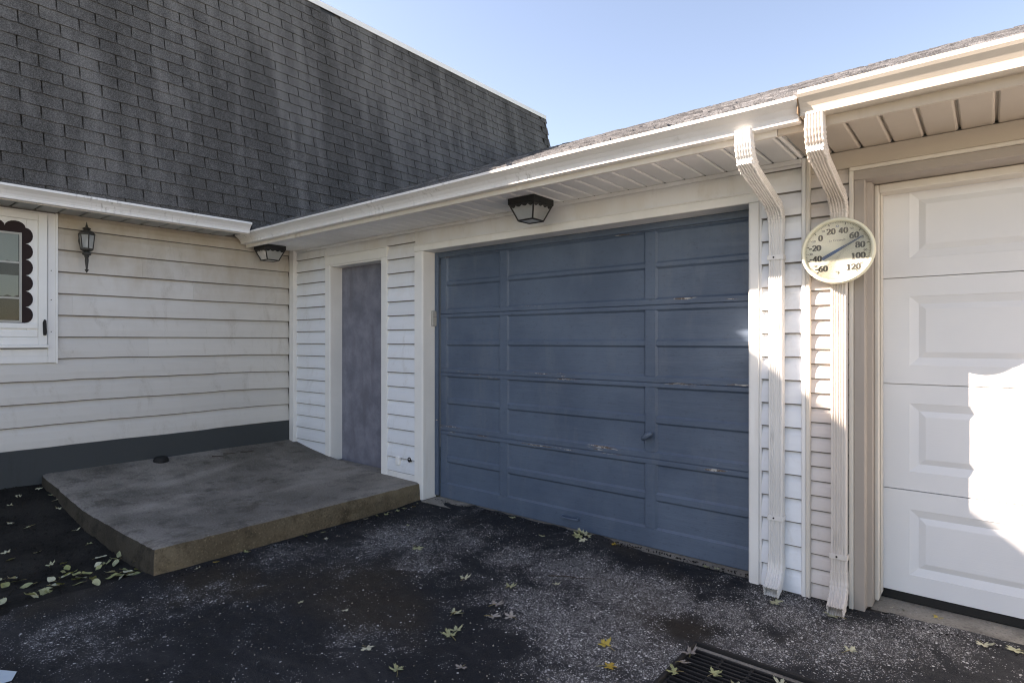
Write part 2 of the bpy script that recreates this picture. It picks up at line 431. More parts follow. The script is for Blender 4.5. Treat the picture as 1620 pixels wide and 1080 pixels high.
# leave the ground open under the drain pit
g = MB()
xs_ = [-300, DR[0], DR[1], 300]; ys_ = [-300, DR[2], DR[3], 300]
g = grid(xs_, ys_, lambda x, y: -.14, skip=lambda x, y: DR[0] < x < DR[1] and DR[2] < y < DR[3])
structure(g.build('ground', 'lawn'))
xs = [-3.96]+lin(-3.9, DR[0], 76)+lin(DR[0], DR[1], 14)[1:]+lin(DR[1], 1.2, 40)[1:]+lin(1.2, 9, 14)[1:]
ys = lin(-14, 0, 20)+lin(0, DR[2], 50)[1:]+lin(DR[2], DR[3], 14)[1:]+lin(DR[3], 3.40, 26)[1:]+[3.44, 3.48, 3.52]
def dwarp(x, y, i, j):
    if j == len(ys)-1:
        e = 3.50 if x < -3.35 else 3.56 if x < -2.1 else 3.55-.09*min(1, (x+2.1)/.5) if x < -1.0 else 3.43 if x < -.42 else 3.50
        if x > -.42: e = 3.50
        return x, e+.026*fb(x, 0, 1, 5)+.012*noise.noise(Vector((x*31, 0, 0)))
    if i == 0: return x+.03*fb(0, y, 2, 4), y
    return x, y
dv = grid(xs, ys, zg, skip=lambda x, y: DR[0] < x < DR[1] and DR[2] < y < DR[3], warp=dwarp).build('driveway', 'asphalt', smooth=True)
structure(dv)
sb = grid(lin(-6.02, -3.90, 44), lin(-4, 1.42, 80), zs).build('soil', 'soil', smooth=True); structure(sb)
structure(grid(lin(2.0, 22, 8), lin(-16, 3.3, 8), lambda x, y: -.030).build('concrete_lot', 'lot'))  # pale paving added out of view to bounce sunlight into the shade
structure(box('concrete_sill', 'sill', None, -3.80, -1.05, 3.40, 3.80, -.13, -.038))
structure(box('concrete_apron', 'sill', None, -.475, 2.6, 3.43, 3.86, -.13, -.037))

# concrete landing in front of the entry door
sl = thing('concrete_landing', 'worn grey concrete landing slab in front of the narrow purple-grey door', 'landing', (-4.9, 2.4, .1))
nx, ny = 60, 70
X = lin(-5.96, -3.86, nx); Y = lin(1.34, 3.435, ny)
def wob(t, s): return .014*fb(t, s, 0, 2.2)+.008*noise.noise(Vector((t*13, s, 0)))
b = MB(); vs_ = []; fs = []
for j, y in enumerate(Y):
    for i, x in enumerate(X):
        xx = x+(wob(y, 3) if i == nx else 0); yy = y-.10*((-3.86-x)/2.1)*(1-j/ny)+(wob(x, 8) if j == 0 else 0)
        zz = slab_z(x)+.003*fb(x, y, 0, 2)
        if i == nx or j == 0: zz -= .009+.008*max(0, noise.noise(Vector((x*14, y*14, 2))))
        vs_.append((xx, yy, zz))
for j in range(ny):
    for i in range(nx):
        n = nx+1; fs.append((j*n+i, j*n+i+1, (j+1)*n+i+1, (j+1)*n+i))
b.add(vs_, fs); b.build('slab_top', 'slab', sl, smooth=True)
b = MB()
def skirt(line, dirn, corner):
    m_ = len(line); rows = []
    for k in range(5):
        t = k/4
        rows += [(p[0]+(1 if q in corner else dirn[0])*(.012*min(1, t*4)+.010*fb(p[0]*6, p[1]*6, t*2, 1.5)*(k > 0)), p[1]+(-1 if q in corner else dirn[1])*(.012*min(1, t*4)+.010*fb(p[0]*6, p[1]*6, t*2, 1.5)*(k > 0)),
                  p[2]*(1-t)+(-.14)*t) for q, p in enumerate(line)]
    f = [(k*m_+i, k*m_+i+1, (k+1)*m_+i+1, (k+1)*m_+i) for k in range(4) for i in range(m_-1)]
    return rows, f
right = [vs_[j*(nx+1)+nx] for j in range(ny+1)]
front = [vs_[i] for i in range(nx+1)]
r_, f_ = skirt(right, (1, 0), (0,)); b.add(r_, f_)
b.build('slab_edge', 'slab_side', sl, smooth=True)
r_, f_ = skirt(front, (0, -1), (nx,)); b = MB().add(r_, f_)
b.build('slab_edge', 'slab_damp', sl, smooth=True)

# ------------------------------------------------------------------ siding helper
def board_prof(e, d=.020):
    return [(.001, 0), (d-.009, 0), (d-.0005, .0065), (d, .0095), (d*.95, e*.35), (d*.66, e*.72), (d*.16, e-.006), (.0015, e+.008), (-.001, e+.008), (-.001, .001)]
def siding_run(parent, mat, axis, face, a, b_, z0, z1, e, joints=None, wavy=False, d=.023, sgn=-1):
    """boards from z0 up to z1; face is the sheathing plane, sgn the way out"""
    k = 0; z = z0
    while z < z1-.02:
        top = min(e, z1-z); cuts = [a]+sorted((joints or {}).get(k, []))+[b_]
        for q in range(len(cuts)-1):
            p0, p1 = cuts[q], cuts[q+1]
            lift = random.uniform(0, .0015)+.0035*(q % 2)
            if q: p0 -= .012
            prof = [(face+sgn*(o+(lift if o > 0 else 0)), z+h*(top/e)) for (o, h) in board_prof(e, d)]
            m = MB()
            if wavy:
                amp = .012 if z < 1.2 else .003
                ph = random.uniform(0, 20)
                def fn(x, y, zz, z=z, amp=amp, ph=ph):
                    w = amp*(noise.noise(Vector((y*1.15, ph*.0, 1.7+z*.9)))) + amp*.3*noise.noise(Vector((y*5, z*3, 3)))
                    return (x+.003*noise.noise(Vector((y*1.6, z*4, 9))), y, zz+w)
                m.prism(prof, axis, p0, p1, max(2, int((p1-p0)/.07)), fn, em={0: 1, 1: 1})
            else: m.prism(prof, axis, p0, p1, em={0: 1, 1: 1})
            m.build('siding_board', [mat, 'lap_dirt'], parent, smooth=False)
        z += e; k += 1

# ------------------------------------------------------------------ the dark-roofed house
house = thing('house', 'house with dark shingled mansard roof above pale grey horizontal siding', 'house', (-6, 2, 0))
wall = box('wall', 'core', house, -14, -5.985, -6, 8.35, -.2, 2.42)
box('foundation', 'found', house, -5.984, -5.945, -6, 3.42, -.2, .475, .003)
box('mud_sill_edge', 'found', house, -5.984, -5.972, -6, 3.42, .475, .49)
WY0, WY1, WZ0, WZ1 = .30, 1.335, 1.165, 2.40         # window opening with its casing
E1 = .1805; zb = .472
jt = {0: [-1.1, 2.72], 1: [.2, 2.3], 2: [-.8, 2.95], 3: [-1.2, 2.62], 4: [2.03], 5: [], 6: [1.46], 7: [2.42], 8: [1.98], 9: [], 10: []}
nlow = int(round((WZ0-zb)/E1))
# courses below the window run the whole wall, those beside it start at the casing
siding_run(wall, 'side_house', 'y', -5.985, -3.5, 3.40, zb, zb+4*E1, E1, jt, True, .029, 1)
siding_run(wall, 'side_house', 'y', -5.985, WY1, 3.40, zb+4*E1, 2.395, E1, {k-4: [x for x in v if x > WY1+.06] for k, v in jt.items() if k >= 4}, True, .029, 1)
siding_run(wall, 'side_house', 'y', -5.985, -3.5, WY0, zb+4*E1, 2.395, E1, {}, True, .029, 1)
# soffit, fascia, gutter of the house
XS = -5.63
sof = box('soffit', 'soffit_dark', house, -5.984, XS+.005, -6, 2.775, 2.42, 2.44)
y = -2.6
while y < 2.70:
    w_ = min(.149, 2.772-y)
    MB().prism([(y+.004, 2.420), (y+.004, 2.404), (y+.012, 2.400), (y+w_-.016, 2.400), (y+w_-.008, 2.404), (y+w_-.004, 2.420)], 'x', -5.966, XS-.012,
               fn=lambda x, yy, z: (x, yy, z)).build('soffit_panel', 'soffit_dark', sof)
    y += .152
box('fascia', 'fascia', house, XS-.01, XS+.012, -6, 2.775, 2.385, 2.50)
def gutter_profile(h, w, bead):
    if not bead: return [(0, h), (0, 0), (w*.47, 0), (w*.49, h*.10), (w*.45, h*.14), (w*.52, h*.34), (w*.68, h*.58), (w*.88, h*.76), (w, h*.85), (w, h), (w*.86, h), (w*.86, h*.93)]
    return [(0, h), (0, 0), (w*.62, 0), (w*.64, h*.08), (w*.60, h*.13), (w*.66, h*.32), (w*.78, h*.52), (w*.93, h*.72), (w, h*.84), (w, h), (w*.86, h), (w*.86, h*.93)]
def gutter(parent, mat, axis, face, sgn, a, b_, zb_, h, w, caps=(True, True), sag=.004, bead=False):
    pl = [(face+sgn*o, zb_+z) for (o, z) in gutter_profile(h, w, bead)]
    m = MB()
    def fn(x, y, z):
        t = x if axis == 'x' else y
        return (x, y, z+sag*noise.noise(Vector((t*.8, 3, 1))))
    m.prism(shell(pl, .0022*(-sgn if axis == 'x' else -sgn)), axis, a, b_, 24, fn)
    for c, t in zip(caps, (a, b_)):
        if c:
            d = .003 if t == b_ else -.003
            m.prism([p for p in pl[:10]], axis, t, t+d, 1, fn)
    return m.build('gutter', mat, parent)
gutter(house, 'gutter', 'y', XS+.012, 1, -6, 2.765, 2.392, .096, .10, (True, True))
# mansard: 80.4 degrees
MX0, MZ0, MZ1, TAN = -5.655, 2.44, 5.33, 5.9
def man_x(z): return MX0-(z-MZ0)/TAN
man = MB().prism([(man_x(MZ0)-.02, MZ0), (man_x(MZ1)-.02, MZ1), (-14, MZ1), (-14, MZ0)], 'y', -6, 8.40).build('mansard_roof', 'shingle', house)
sl_len = math.hypot(MZ1-MZ0, (MZ1-MZ0)/TAN); up = Vector((-1/TAN, 0, 1)).normalized(); outn = Vector((1, 0, 1/TAN)).normalized()
def shingle_mesh(variant):
    random.seed(100+variant)
    w, h, t = .260, .145, .0105
    n = 5; top = []; 
    lift = [random.uniform(0, .005) for _ in range(n+1)]; drop = [random.uniform(-.0035, .0025) for _ in range(n+1)]
    vs_ = []
    for k in range(n+1):
        u = -w/2+w*k/n
        vs_ += [(u, drop[k], t+lift[k]), (u, drop[k], .0005), (u, h, .002), (u, h, 0)]
    fs = []
    for k in range(n):
        a, c = k*4, (k+1)*4
        fs += [(a, c, c+2, a+2), (a+1, a, a, c)][:1]+[(a+1, c+1, c, a), (a+3, a+2, c+2, c+3), (a+1, a+3, c+3, c+1)]
    fs += [(0, 2, 3, 1), (n*4+1, n*4+3, n*4+2, n*4)]
    return vs_, fs
VAR = [shingle_mesh(i) for i in range(6)]
random.seed(11)
VM = []
for v, f in VAR:
    me = MB().add([(p[2], p[0], p[1]) for p in v], f).mesh('shingle', 'shingle'); VM.append(me)   # local: x out, y along, z up
EXP, TAB = .1085, .2705
cells = []
row = 0; s_ = 0.0
RotM = Matrix((outn, Vector((0, 1, 0)), up)).transposed()
CA, CB = .7735, .6339
def seen(p):
    r = CA*p.x+CB*p.y; w = -CB*p.x+CA*p.y
    if w < .3: return 0
    a = r/w; c = (p.z-1.34)/w
    ins = abs(a) < .93 and abs(c) < .63
    return (1/w**2 * abs((Vector((0, 0, 1.34))-p).normalized().dot(outn))) if ins else 0
while s_ < sl_len-.02:
    off = (TAB/2 if row % 2 else 0)+random.uniform(-.012, .012)
    y = -1.5+off
    while y < 8.36:
        c = Vector((MX0, y+TAB/2, MZ0))+up*s_
        roofz = 2.44+.417*(c.y-2.83)
        vis = c.z > roofz-.02 if c.y > 2.8 else True
        cells.append((c, y, seen(c) if vis else 0))
        y += TAB
    s_ += EXP; row += 1
order = sorted(range(len(cells)), key=lambda i: -cells[i][2])
big = set(order[:300]); rest = MB()
for i, (c, y, sc) in enumerate(cells):
    k = random.randrange(6); tw = random.uniform(-.006, .006); sx = min(TAB-.008, 8.40-y)/.262
    if sx < .15: continue
    mw = Matrix.Translation(c) @ RotM.to_4x4() @ Matrix.Rotation(tw, 4, 'X') @ Matrix.Diagonal((1, sx, 1, 1))
    # the strip of courses by the cap has lost two tabs
    if 3.83 < c.y < 4.10 and 5.21 < c.z < 5.31: continue
    if i in big:
        o = bpy.data.objects.new('shingle', VM[k]); COL.objects.link(o); o.parent = man
        o.matrix_parent_inverse = Matrix.Translation(-house.location) if False else Matrix.Identity(4)
        o.matrix_basis = mw
    else:
        v, f = VAR[k]; rest.add([mw @ Vector((p[2], p[0], p[1])) for p in v], f)
stuff(rest.build('shingle_field', 'shingle_field', man))
box('bare_patch', 'black', house, man_x(5.26)-.016, man_x(5.26)-.006, 3.80, 4.10, 5.20, 5.325)
MB().prism([(man_x(MZ1)+.02, MZ1-.035), (man_x(MZ1)+.028, MZ1-.035), (man_x(MZ1)+.028, MZ1+.03), (-13.9, MZ1+.03), (-13.9, MZ1+.012), (man_x(MZ1)+.02, MZ1+.012)], 'y', -6, 8.43).build('roof_edge', 'trim', house)
MB().prism([(man_x(MZ0)+.015, MZ0), (man_x(MZ1)+.015, MZ1), (man_x(MZ1)-.06, MZ1), (man_x(MZ0)-.06, MZ0)], 'y', 8.392, 8.412).build('edge_flashing', 'shingle', house)

# house window
win = box('window', 'dark_room', house, -5.984, -5.979, WY0+.05, WY1-.05, WZ0+.05, WZ1-.05)
def frame(name, mat, par, x0, x1, y0, y1, z0, z1, t, bev=.003):
    b = MB(); b.box(x0, x1, y0, y0+t, z0, z1); b.box(x0, x1, y1-t, y1, z0, z1); b.box(x0, x1-.001, y0+t, y1-t, z0, z0+t); b.box(x0, x1-.001, y0+t, y1-t, z1-t, z1)
    return b.build(name, mat, par, bev)
frame('casing', 'trim_side', win, -5.985, -5.948, WY0, WY1, WZ0, WZ1-.012, .058)
box('casing_edge', 'trim', win, -5.985, -5.938, WY1-.006, WY1+.008, WZ0-.005, WZ1-.01, .002)
box('apron', 'trim_side', win, -5.985, -5.952, WY0+.058, WY1-.058, WZ0+.058, WZ0+.115, .003)
frame('sash', 'trim', win, -5.984, -5.930, .372, 1.272, 1.315, 2.372, .058, .004)
frame('inner_sash', 'trim', win, -5.984, -5.944, .430, 1.214, 1.373, 2.314, .075, .003)
box('bottom_rail', 'trim', win, -5.9438, -5.936, .432, 1.212, 1.375, 1.425, .004)
box('bottom_rail', 'trim', win, -5.9438, -5.932, .432, 1.212, 1.442, 1.486, .004)
box('sill', 'trim', win, -5.984, -5.915, .35, 1.278, 1.288, 1.3145, .004)
# scalloped dark surround behind the glass
b = MB()
sc_r = .042
def scallop(y0, y1, z0, z1, step):
    pts = []
    n = int(round((z1-z0)/step))
    for k in range(n):
        zc = z0+(z1-z0)*(k+.5)/n; r = (z1-z0)/n/2
        for q in range(9):
            a = -math.pi/2+math.pi*q/8; pts.append((y1+r*.75*math.cos(a), zc+r*math.sin(a)))
    m_ = int(round((y1-y0)/step))
    for k in range(m_):
        yc = y1-(y1-y0)*(k+.5)/m_; r = (y1-y0)/m_/2
        for q in range(9):
            a = math.pi*q/8; pts.append((yc+r*math.cos(a), z1+r*.75*math.sin(a)))
    for k in range(n):
        zc = z1-(z1-z0)*(k+.5)/n; r = (z1-z0)/n/2
        for q in range(9):
            a = math.pi/2+math.pi*q/8; pts.append((y0+r*.75*math.cos(a), zc+r*math.sin(a)))
    return pts
MB().prism(scallop(.498, 1.134, 1.488, 2.245, .122), 'x', -5.9438, -5.9398).build('scalloped_surround', 'brown_cloth', win)
ps = []
for (y0, y1) in ((.53, .815), (.825, 1.11)):
    frame('storm_sash', 'plastic', win, -5.9397, -5.9310, y0, y1, 1.49, 2.20, .016, .001)
    box('pane', 'glass', win, -5.9370, -5.9362, y0+.016, y1-.016, 1.506, 2.184)
    for zz in (1.675, 1.955):
        box('muntin', 'plastic', win, -5.9365, -5.9315, y0+.016, y1-.016, zz, zz+.014)
def wavy_sheet(y0, y1, z0, z1, x, amp, fr):
    b = MB(); n = 40; vs_ = []; fs = []
    for k in range(n+1):
        y = y0+(y1-y0)*k/n; xx = x+amp*math.sin(k*fr)
        vs_ += [(xx, y, z0+.006*math.sin(k*1.3)), (xx, y, z1)]
    for k in range(n): fs.append((2*k, 2*k+2, 2*k+3, 2*k+1))
    return b.add(vs_, fs)
wavy_sheet(.55, 1.09, 1.97, 2.190, -5.9384, .0006, 1.1).build('curtain', 'curtain', win, smooth=True)
wavy_sheet(.55, 1.09, 1.70, 1.86, -5.9384, .0006, .9).build('curtain', 'curtain', win, smooth=True)
MB().prism([(1.243, 1.39), (1.262, 1.39), (1.266, 1.415), (1.262, 1.51), (1.25, 1.52), (1.24, 1.495)], 'x', -5.93, -5.912).build('latch', 'rubber', win, .003)
for zz in (1.42, 1.68, 1.92):
    MB().prism([(1.300+.004*math.cos(a*.785), zz+.004*math.sin(a*.785)) for a in range(8)], 'x', -5.9482, -5.9465).build('screw', 'iron', win)

# ------------------------------------------------------------------ white garage
YF = 3.455                                             # sheathing face
YT = 3.428                                             # trim face
YD = 3.594                                             # garage door face
garage = thing('garage', 'white sided attached garage with a faded blue-grey overhead door', 'garage', (-3.4, 3.5, 0))
gb = MB()
for (x0, x1, z0, z1) in ((-5.93, -5.235, -.2, 2.34), (-5.235, -4.378, 2.12, 2.34), (-5.235, -4.378, -.2, .09), (-4.378, -3.832, -.2, 2.34), (-3.832, -1.05, 2.127, 2.34), (-1.05, -.765, -.2, 2.34)):
    gb.box(x0, x1, YF, 3.60, z0, z1)
gwall = gb.build('wall', 'core', garage)
E2 = .1287
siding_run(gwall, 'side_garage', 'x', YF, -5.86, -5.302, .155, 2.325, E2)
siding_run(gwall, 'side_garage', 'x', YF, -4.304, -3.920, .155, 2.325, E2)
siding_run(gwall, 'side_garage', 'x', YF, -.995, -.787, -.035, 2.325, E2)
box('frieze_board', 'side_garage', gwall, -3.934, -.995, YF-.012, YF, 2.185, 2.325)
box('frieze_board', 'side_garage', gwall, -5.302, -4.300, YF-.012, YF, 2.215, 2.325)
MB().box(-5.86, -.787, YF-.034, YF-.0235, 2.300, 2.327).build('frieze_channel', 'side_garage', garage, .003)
box('corner_post', 'trim_side', garage, -5.945, -5.858, 3.395, YF+.02, .12, 2.328, .004)
box('corner_post', 'trim_side', garage, -.787, -.766, YT-.004, YF+.01, -.06, 2.328, .004)
box('base_board', 'trim_side', garage, -4.300, -3.925, YF-.024, YF, .09, .157, .003)
# entry door
ent = MB().box(-5.235, -4.378, 3.575, 3.61, .09, 2.125).build('entry_door', 'entry', garage)
ent['label'] = 'narrow flush purple-grey entry door'
box('jamb', 'trim', ent, -5.236, -5.218, 3.44, 3.576, .12, 2.12, .002)
box('jamb', 'trim', ent, -4.395, -4.377, 3.44, 3.576, .10, 2.12, .002)
box('jamb', 'trim', ent, -5.218, -4.395, 3.441, 3.576, 2.102, 2.121, .002)
box('casing', 'trim', ent, -5.305, -5.222, YT, YF, .115, 2.118, .004)
box('casing', 'trim', ent, -4.391, -4.302, YT, YF, .095, 2.118, .004)
box('casing', 'trim', ent, -5.305, -4.302, YT-.002, YF, 2.118, 2.208, .004)
box('drip_cap', 'trim_side', ent, -5.312, -4.295, YT-.008, YF, 2.2085, 2.216, .002)
box('threshold', 'slab', ent, -5.22, -4.39, 3.44, 3.575, .05, .112, .004)
# garage door opening trim
gd = MB().box(-3.80, -1.03, 3.63, 3.66, -.03, 2.14).build('garage_door', 'blue', garage)
gd['label'] = 'faded blue-grey panelled wooden overhead door with peeling rails'
tr = box('door_trim', 'trim', garage, -3.926, -3.822, YT, YF, -.045, 2.126, .005)
box('jamb', 'trim', tr, -3.834, -3.816, YF-.02, 3.588, -.04, 2.126, .002)
box('jamb', 'trim', tr, -1.066, -1.048, YF-.02, 3.588, -.04, 2.126, .002)
box('jamb', 'trim', tr, -3.816, -1.066, YF-.018, 3.588, 2.126, 2.140, .002)
box('casing', 'trim', tr, -1.060, -1.008, YT, YF, -.045, 2.126, .005)
box('channel', 'trim_side', tr, -1.008, -.993, YT+.006, YF, -.03, 2.180, .003)
box('casing', 'trim', tr, -3.926, -1.008, YT-.003, YF, 2.126, 2.180, .005)
box('channel', 'trim_side', tr, -3.932, -1.004, YT+.004, YF, 2.1805, 2.190, .003)
box('stop', 'blue_rail', tr, -3.816, -3.772, 3.570, 3.592, -.02, 2.126, .002)
box('stop', 'blue_rail', tr, -3.772, -1.066, 3.578, 3.600, 2.080, 2.126, .003)
# blue overhead door: rails, stiles, sunken panels
rails = [(2.071, 2.120), (1.831, 1.8616), (1.550, 1.621), (1.311, 1.345), (1.035, 1.105), (.7987, .839), (.523, .6014), (.2867, .3287), (-.034, .0937)]
cols = [(-3.692, -3.078), (-2.998, -1.792), (-1.715, -1.100)]
sty = [(-3.77, -3.692), (-3.078, -2.998), (-1.792, -1.715), (-1.100, -1.040)]
for k, (za, zb2) in enumerate(rails):
    joint = k in (2, 4, 6)
    if joint:
        mid = (za+zb2)/2-.004
        for (a, c) in ((za, mid-.0010), (mid+.0010, zb2)):
            box('rail', 'blue_peel', gd, -3.77, -1.04, YD+random.uniform(-.0015, .0015), 3.632, a, c, .003)
    elif k in (0, 8): box('rail', 'blue_peel' if k == 0 else 'blue_rail', gd, -3.77, -1.04, YD, 3.632, za, zb2, .003)
    else:
        for (a, c) in cols: box('rail', 'blue_rail', gd, a, c, YD+.002, 3.632, za, zb2, .003)
zsec = [(.0937, .523), (.6014, 1.035), (1.105, 1.550), (1.621, 2.071)]
for (za, zb2) in zsec:
    for (a, c) in sty: box('stile', 'blue_rail', gd, a, c, YD+.001, 3.632, za, zb2, .003)
for k in range(8):
    za, zb2 = rails[k+1][1], rails[k][0]
    for (a, c) in cols:
        b = MB(); t = .011; y0 = YD+.006; y1 = YD+.0155
        v = [(a, y0, za), (c, y0, za), (c, y0, zb2), (a, y0, zb2), (a+t, y1, za+t), (c-t, y1, za+t), (c-t, y1, zb2-t), (a+t, y1, zb2-t)]
        v2 = [(x, y+.02, z) for (x, y, z) in v[:4]]
        b.add(v+v2, [(0, 1, 5, 4), (1, 2, 6, 5), (2, 3, 7, 6), (3, 0, 4, 7), (4, 5, 6, 7), (8, 11, 10, 9), (0, 8, 9, 1), (1, 9, 10, 2), (2, 10, 11, 3), (3, 11, 8, 0)])
        b.build('panel', 'blue', gd)
# T handle and lift handle
h = MB(); c = (-1.757, YD, .715)
def ylathe(mb, prof, cx, cz, y0, n=16, mi=0):
    vs_ = []; fs = []
    for (r, dy) in prof:
        for k in range(n):
            a = 2*math.pi*k/n; vs_.append((cx+r*math.cos(a), y0+dy, cz+r*math.sin(a)))
    for i in range(len(prof)-1):
        for k in range(n):
            j = (k+1) % n; fs.append((i*n+k, i*n+j, (i+1)*n+j, (i+1)*n+k))
    fs.append(tuple(range(n))); fs.append(tuple((len(prof)-1)*n+k for k in reversed(range(n))))
    mb.add(vs_, fs, mi)
ylathe(h, [(.020, .004), (.020, -.004), (.011, -.008), (.010, -.03), (.014, -.034)], -1.757, .715, YD)
h.tube([(-1.795, YD-.034, .690), (-1.775, YD-.038, .703), (-1.757, YD-.040, .715), (-1.740, YD-.038, .727), (-1.722, YD-.034, .738)], [.012, .018, .020, .018, .012], 8)
h.build('handle', 'blue', gd, smooth=True)
h = MB(); h.tube([(-2.455, YD+.002, .052), (-2.455, YD-.022, .046), (-2.44, YD-.030, .045), (-2.33, YD-.030, .045), (-2.315, YD-.022, .046), (-2.315, YD+.002, .052)], .008, 8)
h.box(-2.475, -2.435, YD-.003, YD+.003, .035, .072); h.box(-2.335, -2.295, YD-.003, YD+.003, .035, .072)
h.build('lift_handle', 'blue', gd)

# soffit, fascia, gutter, roof of the garages (one roof line, two owners)
YE = 2.905                                             # fascia face
PITCH = .417
def eave(parent, x0, x1, msof, mfas, mgut, gz, gh, caps, sp, g0, g1):
    s_ = box('soffit', msof, parent, x0, x1, YE+.01, YF-.001, 2.345, 2.36)
    x = x0+.002
    while x < x1-.03:
        w = min(sp, x1-x)-.003
        MB().prism([(x+.003, 2.346), (x+.003, 2.331), (x+.009, 2.3275), (x+w-.014, 2.3275), (x+w-.006, 2.332), (x+w-.003, 2.346)], 'y', YE+.014, YF-.018, fn=lambda a, yy, z: (a, yy, z)).build('soffit_panel', msof, s_)
        x += sp
    MB().prism([(YE, 2.305), (YE+.004, 2.302), (YE+.028, 2.306), (YE+.028, 2.314), (YE+.012, 2.314), (YE+.012, 2.47), (YE, 2.47)], 'x', x0, x1).build('fascia', mfas, parent)
    gutter(parent, mgut, 'x', YE-.001, -1, g0, g1, gz, gh, .112, caps, bead=parent.name != 'garage')
eave(garage, -5.925, -.772, 'soffit', 'fascia', 'gutter', 2.335, .092, (True, True), .128, -5.925, -.668)
def roof(parent, x0, x1, seed, eave_over):
    random.seed(seed)
    y0, z0 = YE-.05, 2.438-.417*.0; yr = 7.62; zr = z0+PITCH*(yr-y0)
    core = MB().prism([(y0, z0-.004), (yr, zr-.004), (yr+4.8, zr-.004-PITCH*4.8), (yr+4.8, zr-.06-PITCH*4.8), (yr, zr-.08), (y0, z0-.03)], 'x', x0, x1).build('roof', 'shingle', parent)
    U = Vector((0, 1, PITCH)).normalized(); N = Vector((0, -PITCH, 1)).normalized()
    L = math.hypot(yr-y0, zr-z0); rm = MB(); s = -.012; r_ = 0
    Rm = Matrix((Vector((1, 0, 0)), U, N)).transposed().to_4x4()
    while s < L:
        x = x0+(TAB/2 if r_ % 2 else 0)-TAB/2+random.uniform(-.02, .02)
        while x < x1:
            a = max(x, x0); c = min(x+TAB-.006, x1)
            if c-a > .02:
                k = random.randrange(6)
                mw = Matrix.Translation(Vector(((a+c)/2, y0, z0))+U*s+N*.001) @ Rm @ Matrix.Rotation(random.uniform(-.03, .03), 4, 'Y') @ Matrix.Diagonal(((c-a)/.262, 1, random.uniform(.9, 2.2), 1))
                v, f = VAR[k]; rm.add([mw @ Vector((p[0], p[1], p[2])) for p in v], f)
            x += TAB
        s += EXP; r_ += 1
    stuff(rm.build('shingle_field', 'roof_shingle', core))
    rc = MB(); x = x0
    while x < x1-.05:
        w = min(.2, x1-x); rc.add([(x, yr-.14, zr-.045), (x+w, yr-.14, zr-.052), (x, yr, zr+.016), (x+w, yr, zr+.008), (x, yr+.14, zr-.045), (x+w, yr+.14, zr-.052)], [(0, 1, 3, 2), (2, 3, 5, 4)]); x += .14
    stuff(rc.build('ridge_cap', 'roof_shingle', core))
    return core
roof(garage, -6.0, -.765, 21, .0)
box('drip_edge', 'gutter', garage, -5.9, -.668, YE-.045, YE-.002, 2.4285, 2.4325)

# keypad on the left jamb
kp = tag(MB().box(-3.8155, -3.790, 3.525, 3.575, 1.475, 1.610).build('keypad', 'plastic', None, .006, seg=2), 'small grey plastic keypad box on the white jamb of the blue door', 'keypad')
kp2 = box('cover_line', 'ink_grey', kp, -3.7905, -3.7895, 3.530, 3.570, 1.555, 1.557)
# outlet cover and pipe hole by the landing
oc = tag(MB().box(-4.165, -4.118, YF-.045, YF-.012, .225, .30).build('outlet_cover', 'trim', None, .006), 'tiny white outlet cover low on the siding beside the entry door', 'outlet')
ph = MB(); ylathe(ph, [(.020, .0), (.022, -.018), (.015, -.020), (.013, -.004)], -3.99, .29, YF-.012, 14)
tag(ph.build('pipe_stub', 'iron', None, smooth=True), 'small dark pipe stub low on the siding by the landing corner', 'pipe')

# ------------------------------------------------------------------ beige neighbour garage
bg_ = thing('neighbour_garage', 'beige trimmed attached garage with a white raised-panel overhead door', 'garage', (.9, 3.5, 0))
bb = MB()
for (x0, x1, z0, z1) in ((-.764, -.496, -.2, 2.34), (-.496, 2.46, 2.20, 2.34), (2.46, 3.2, -.2, 2.34)): bb.box(x0, x1, YF, 3.76, z0, z1)
bwall = bb.build('wall', 'core', bg_)
siding_run(bwall, 'side_beige', 'x', YF, -.744, -.560, -.035, 2.25, .0782, d=.016)
siding_run(bwall, 'side_beige', 'x', YF, 2.55, 3.2, -.035, 2.325, .0782, d=.016)
box('corner_post', 'cream', bg_, -.765, -.743, YT-.006, YF+.01, -.06, 2.328, .004)
box('frieze_board', 'beige_soffit', bg_, -.743, 3.2, YT+.004, YF, 2.235, 2.326, .003)
box('frieze_channel', 'cream', bg_, -.560, 2.55, YT-.004, YF-.002, 2.215, 2.2345, .003)
box('channel', 'cream', bg_, -.562, -.541, YT-.006, YF, -.055, 2.2145, .003)
dt = box('door_trim', 'taupe', bg_, -.541, -.4905, YT, 3.70, -.055, 2.165, .004)
box('door_head', 'taupe', dt, -.541, 2.54, YT+.001, 3.71, 2.1652, 2.2145, .003)
box('casing', 'taupe', dt, 2.46, 2.54, YT, 3.62, -.055, 2.165, .004)
MB().prism([(-.4905, YT+.07), (-.470, YT+.08), (-.470, 3.69), (-.4905, 3.69)], 'z', -.03, 2.163).build('bead', 'taupe', dt)
box('weather_strip', 'cream', dt, -.470, -.450, 3.585, 3.698, -.02, 2.162, .004)
box('weather_strip', 'cream', dt, -.450, -.443, 3.640, 3.698, .0, 2.135, .003)
box('weather_strip', 'cream', dt, -.450, 2.44, 3.586, 3.698, 2.122, 2.162, .004)
box('weather_strip', 'cream', dt, 2.44, 2.46, 3.585, 3.698, -.02, 2.162, .004)
sec = MB().box(-.452, 2.44, 3.725, 3.75, .02, 2.21).build('garage_door', 'steel', bg_)
sec['label'] = 'white steel sectional overhead door with long raised panels'
zl = [.014, .558, 1.115, 1.677, 2.222]
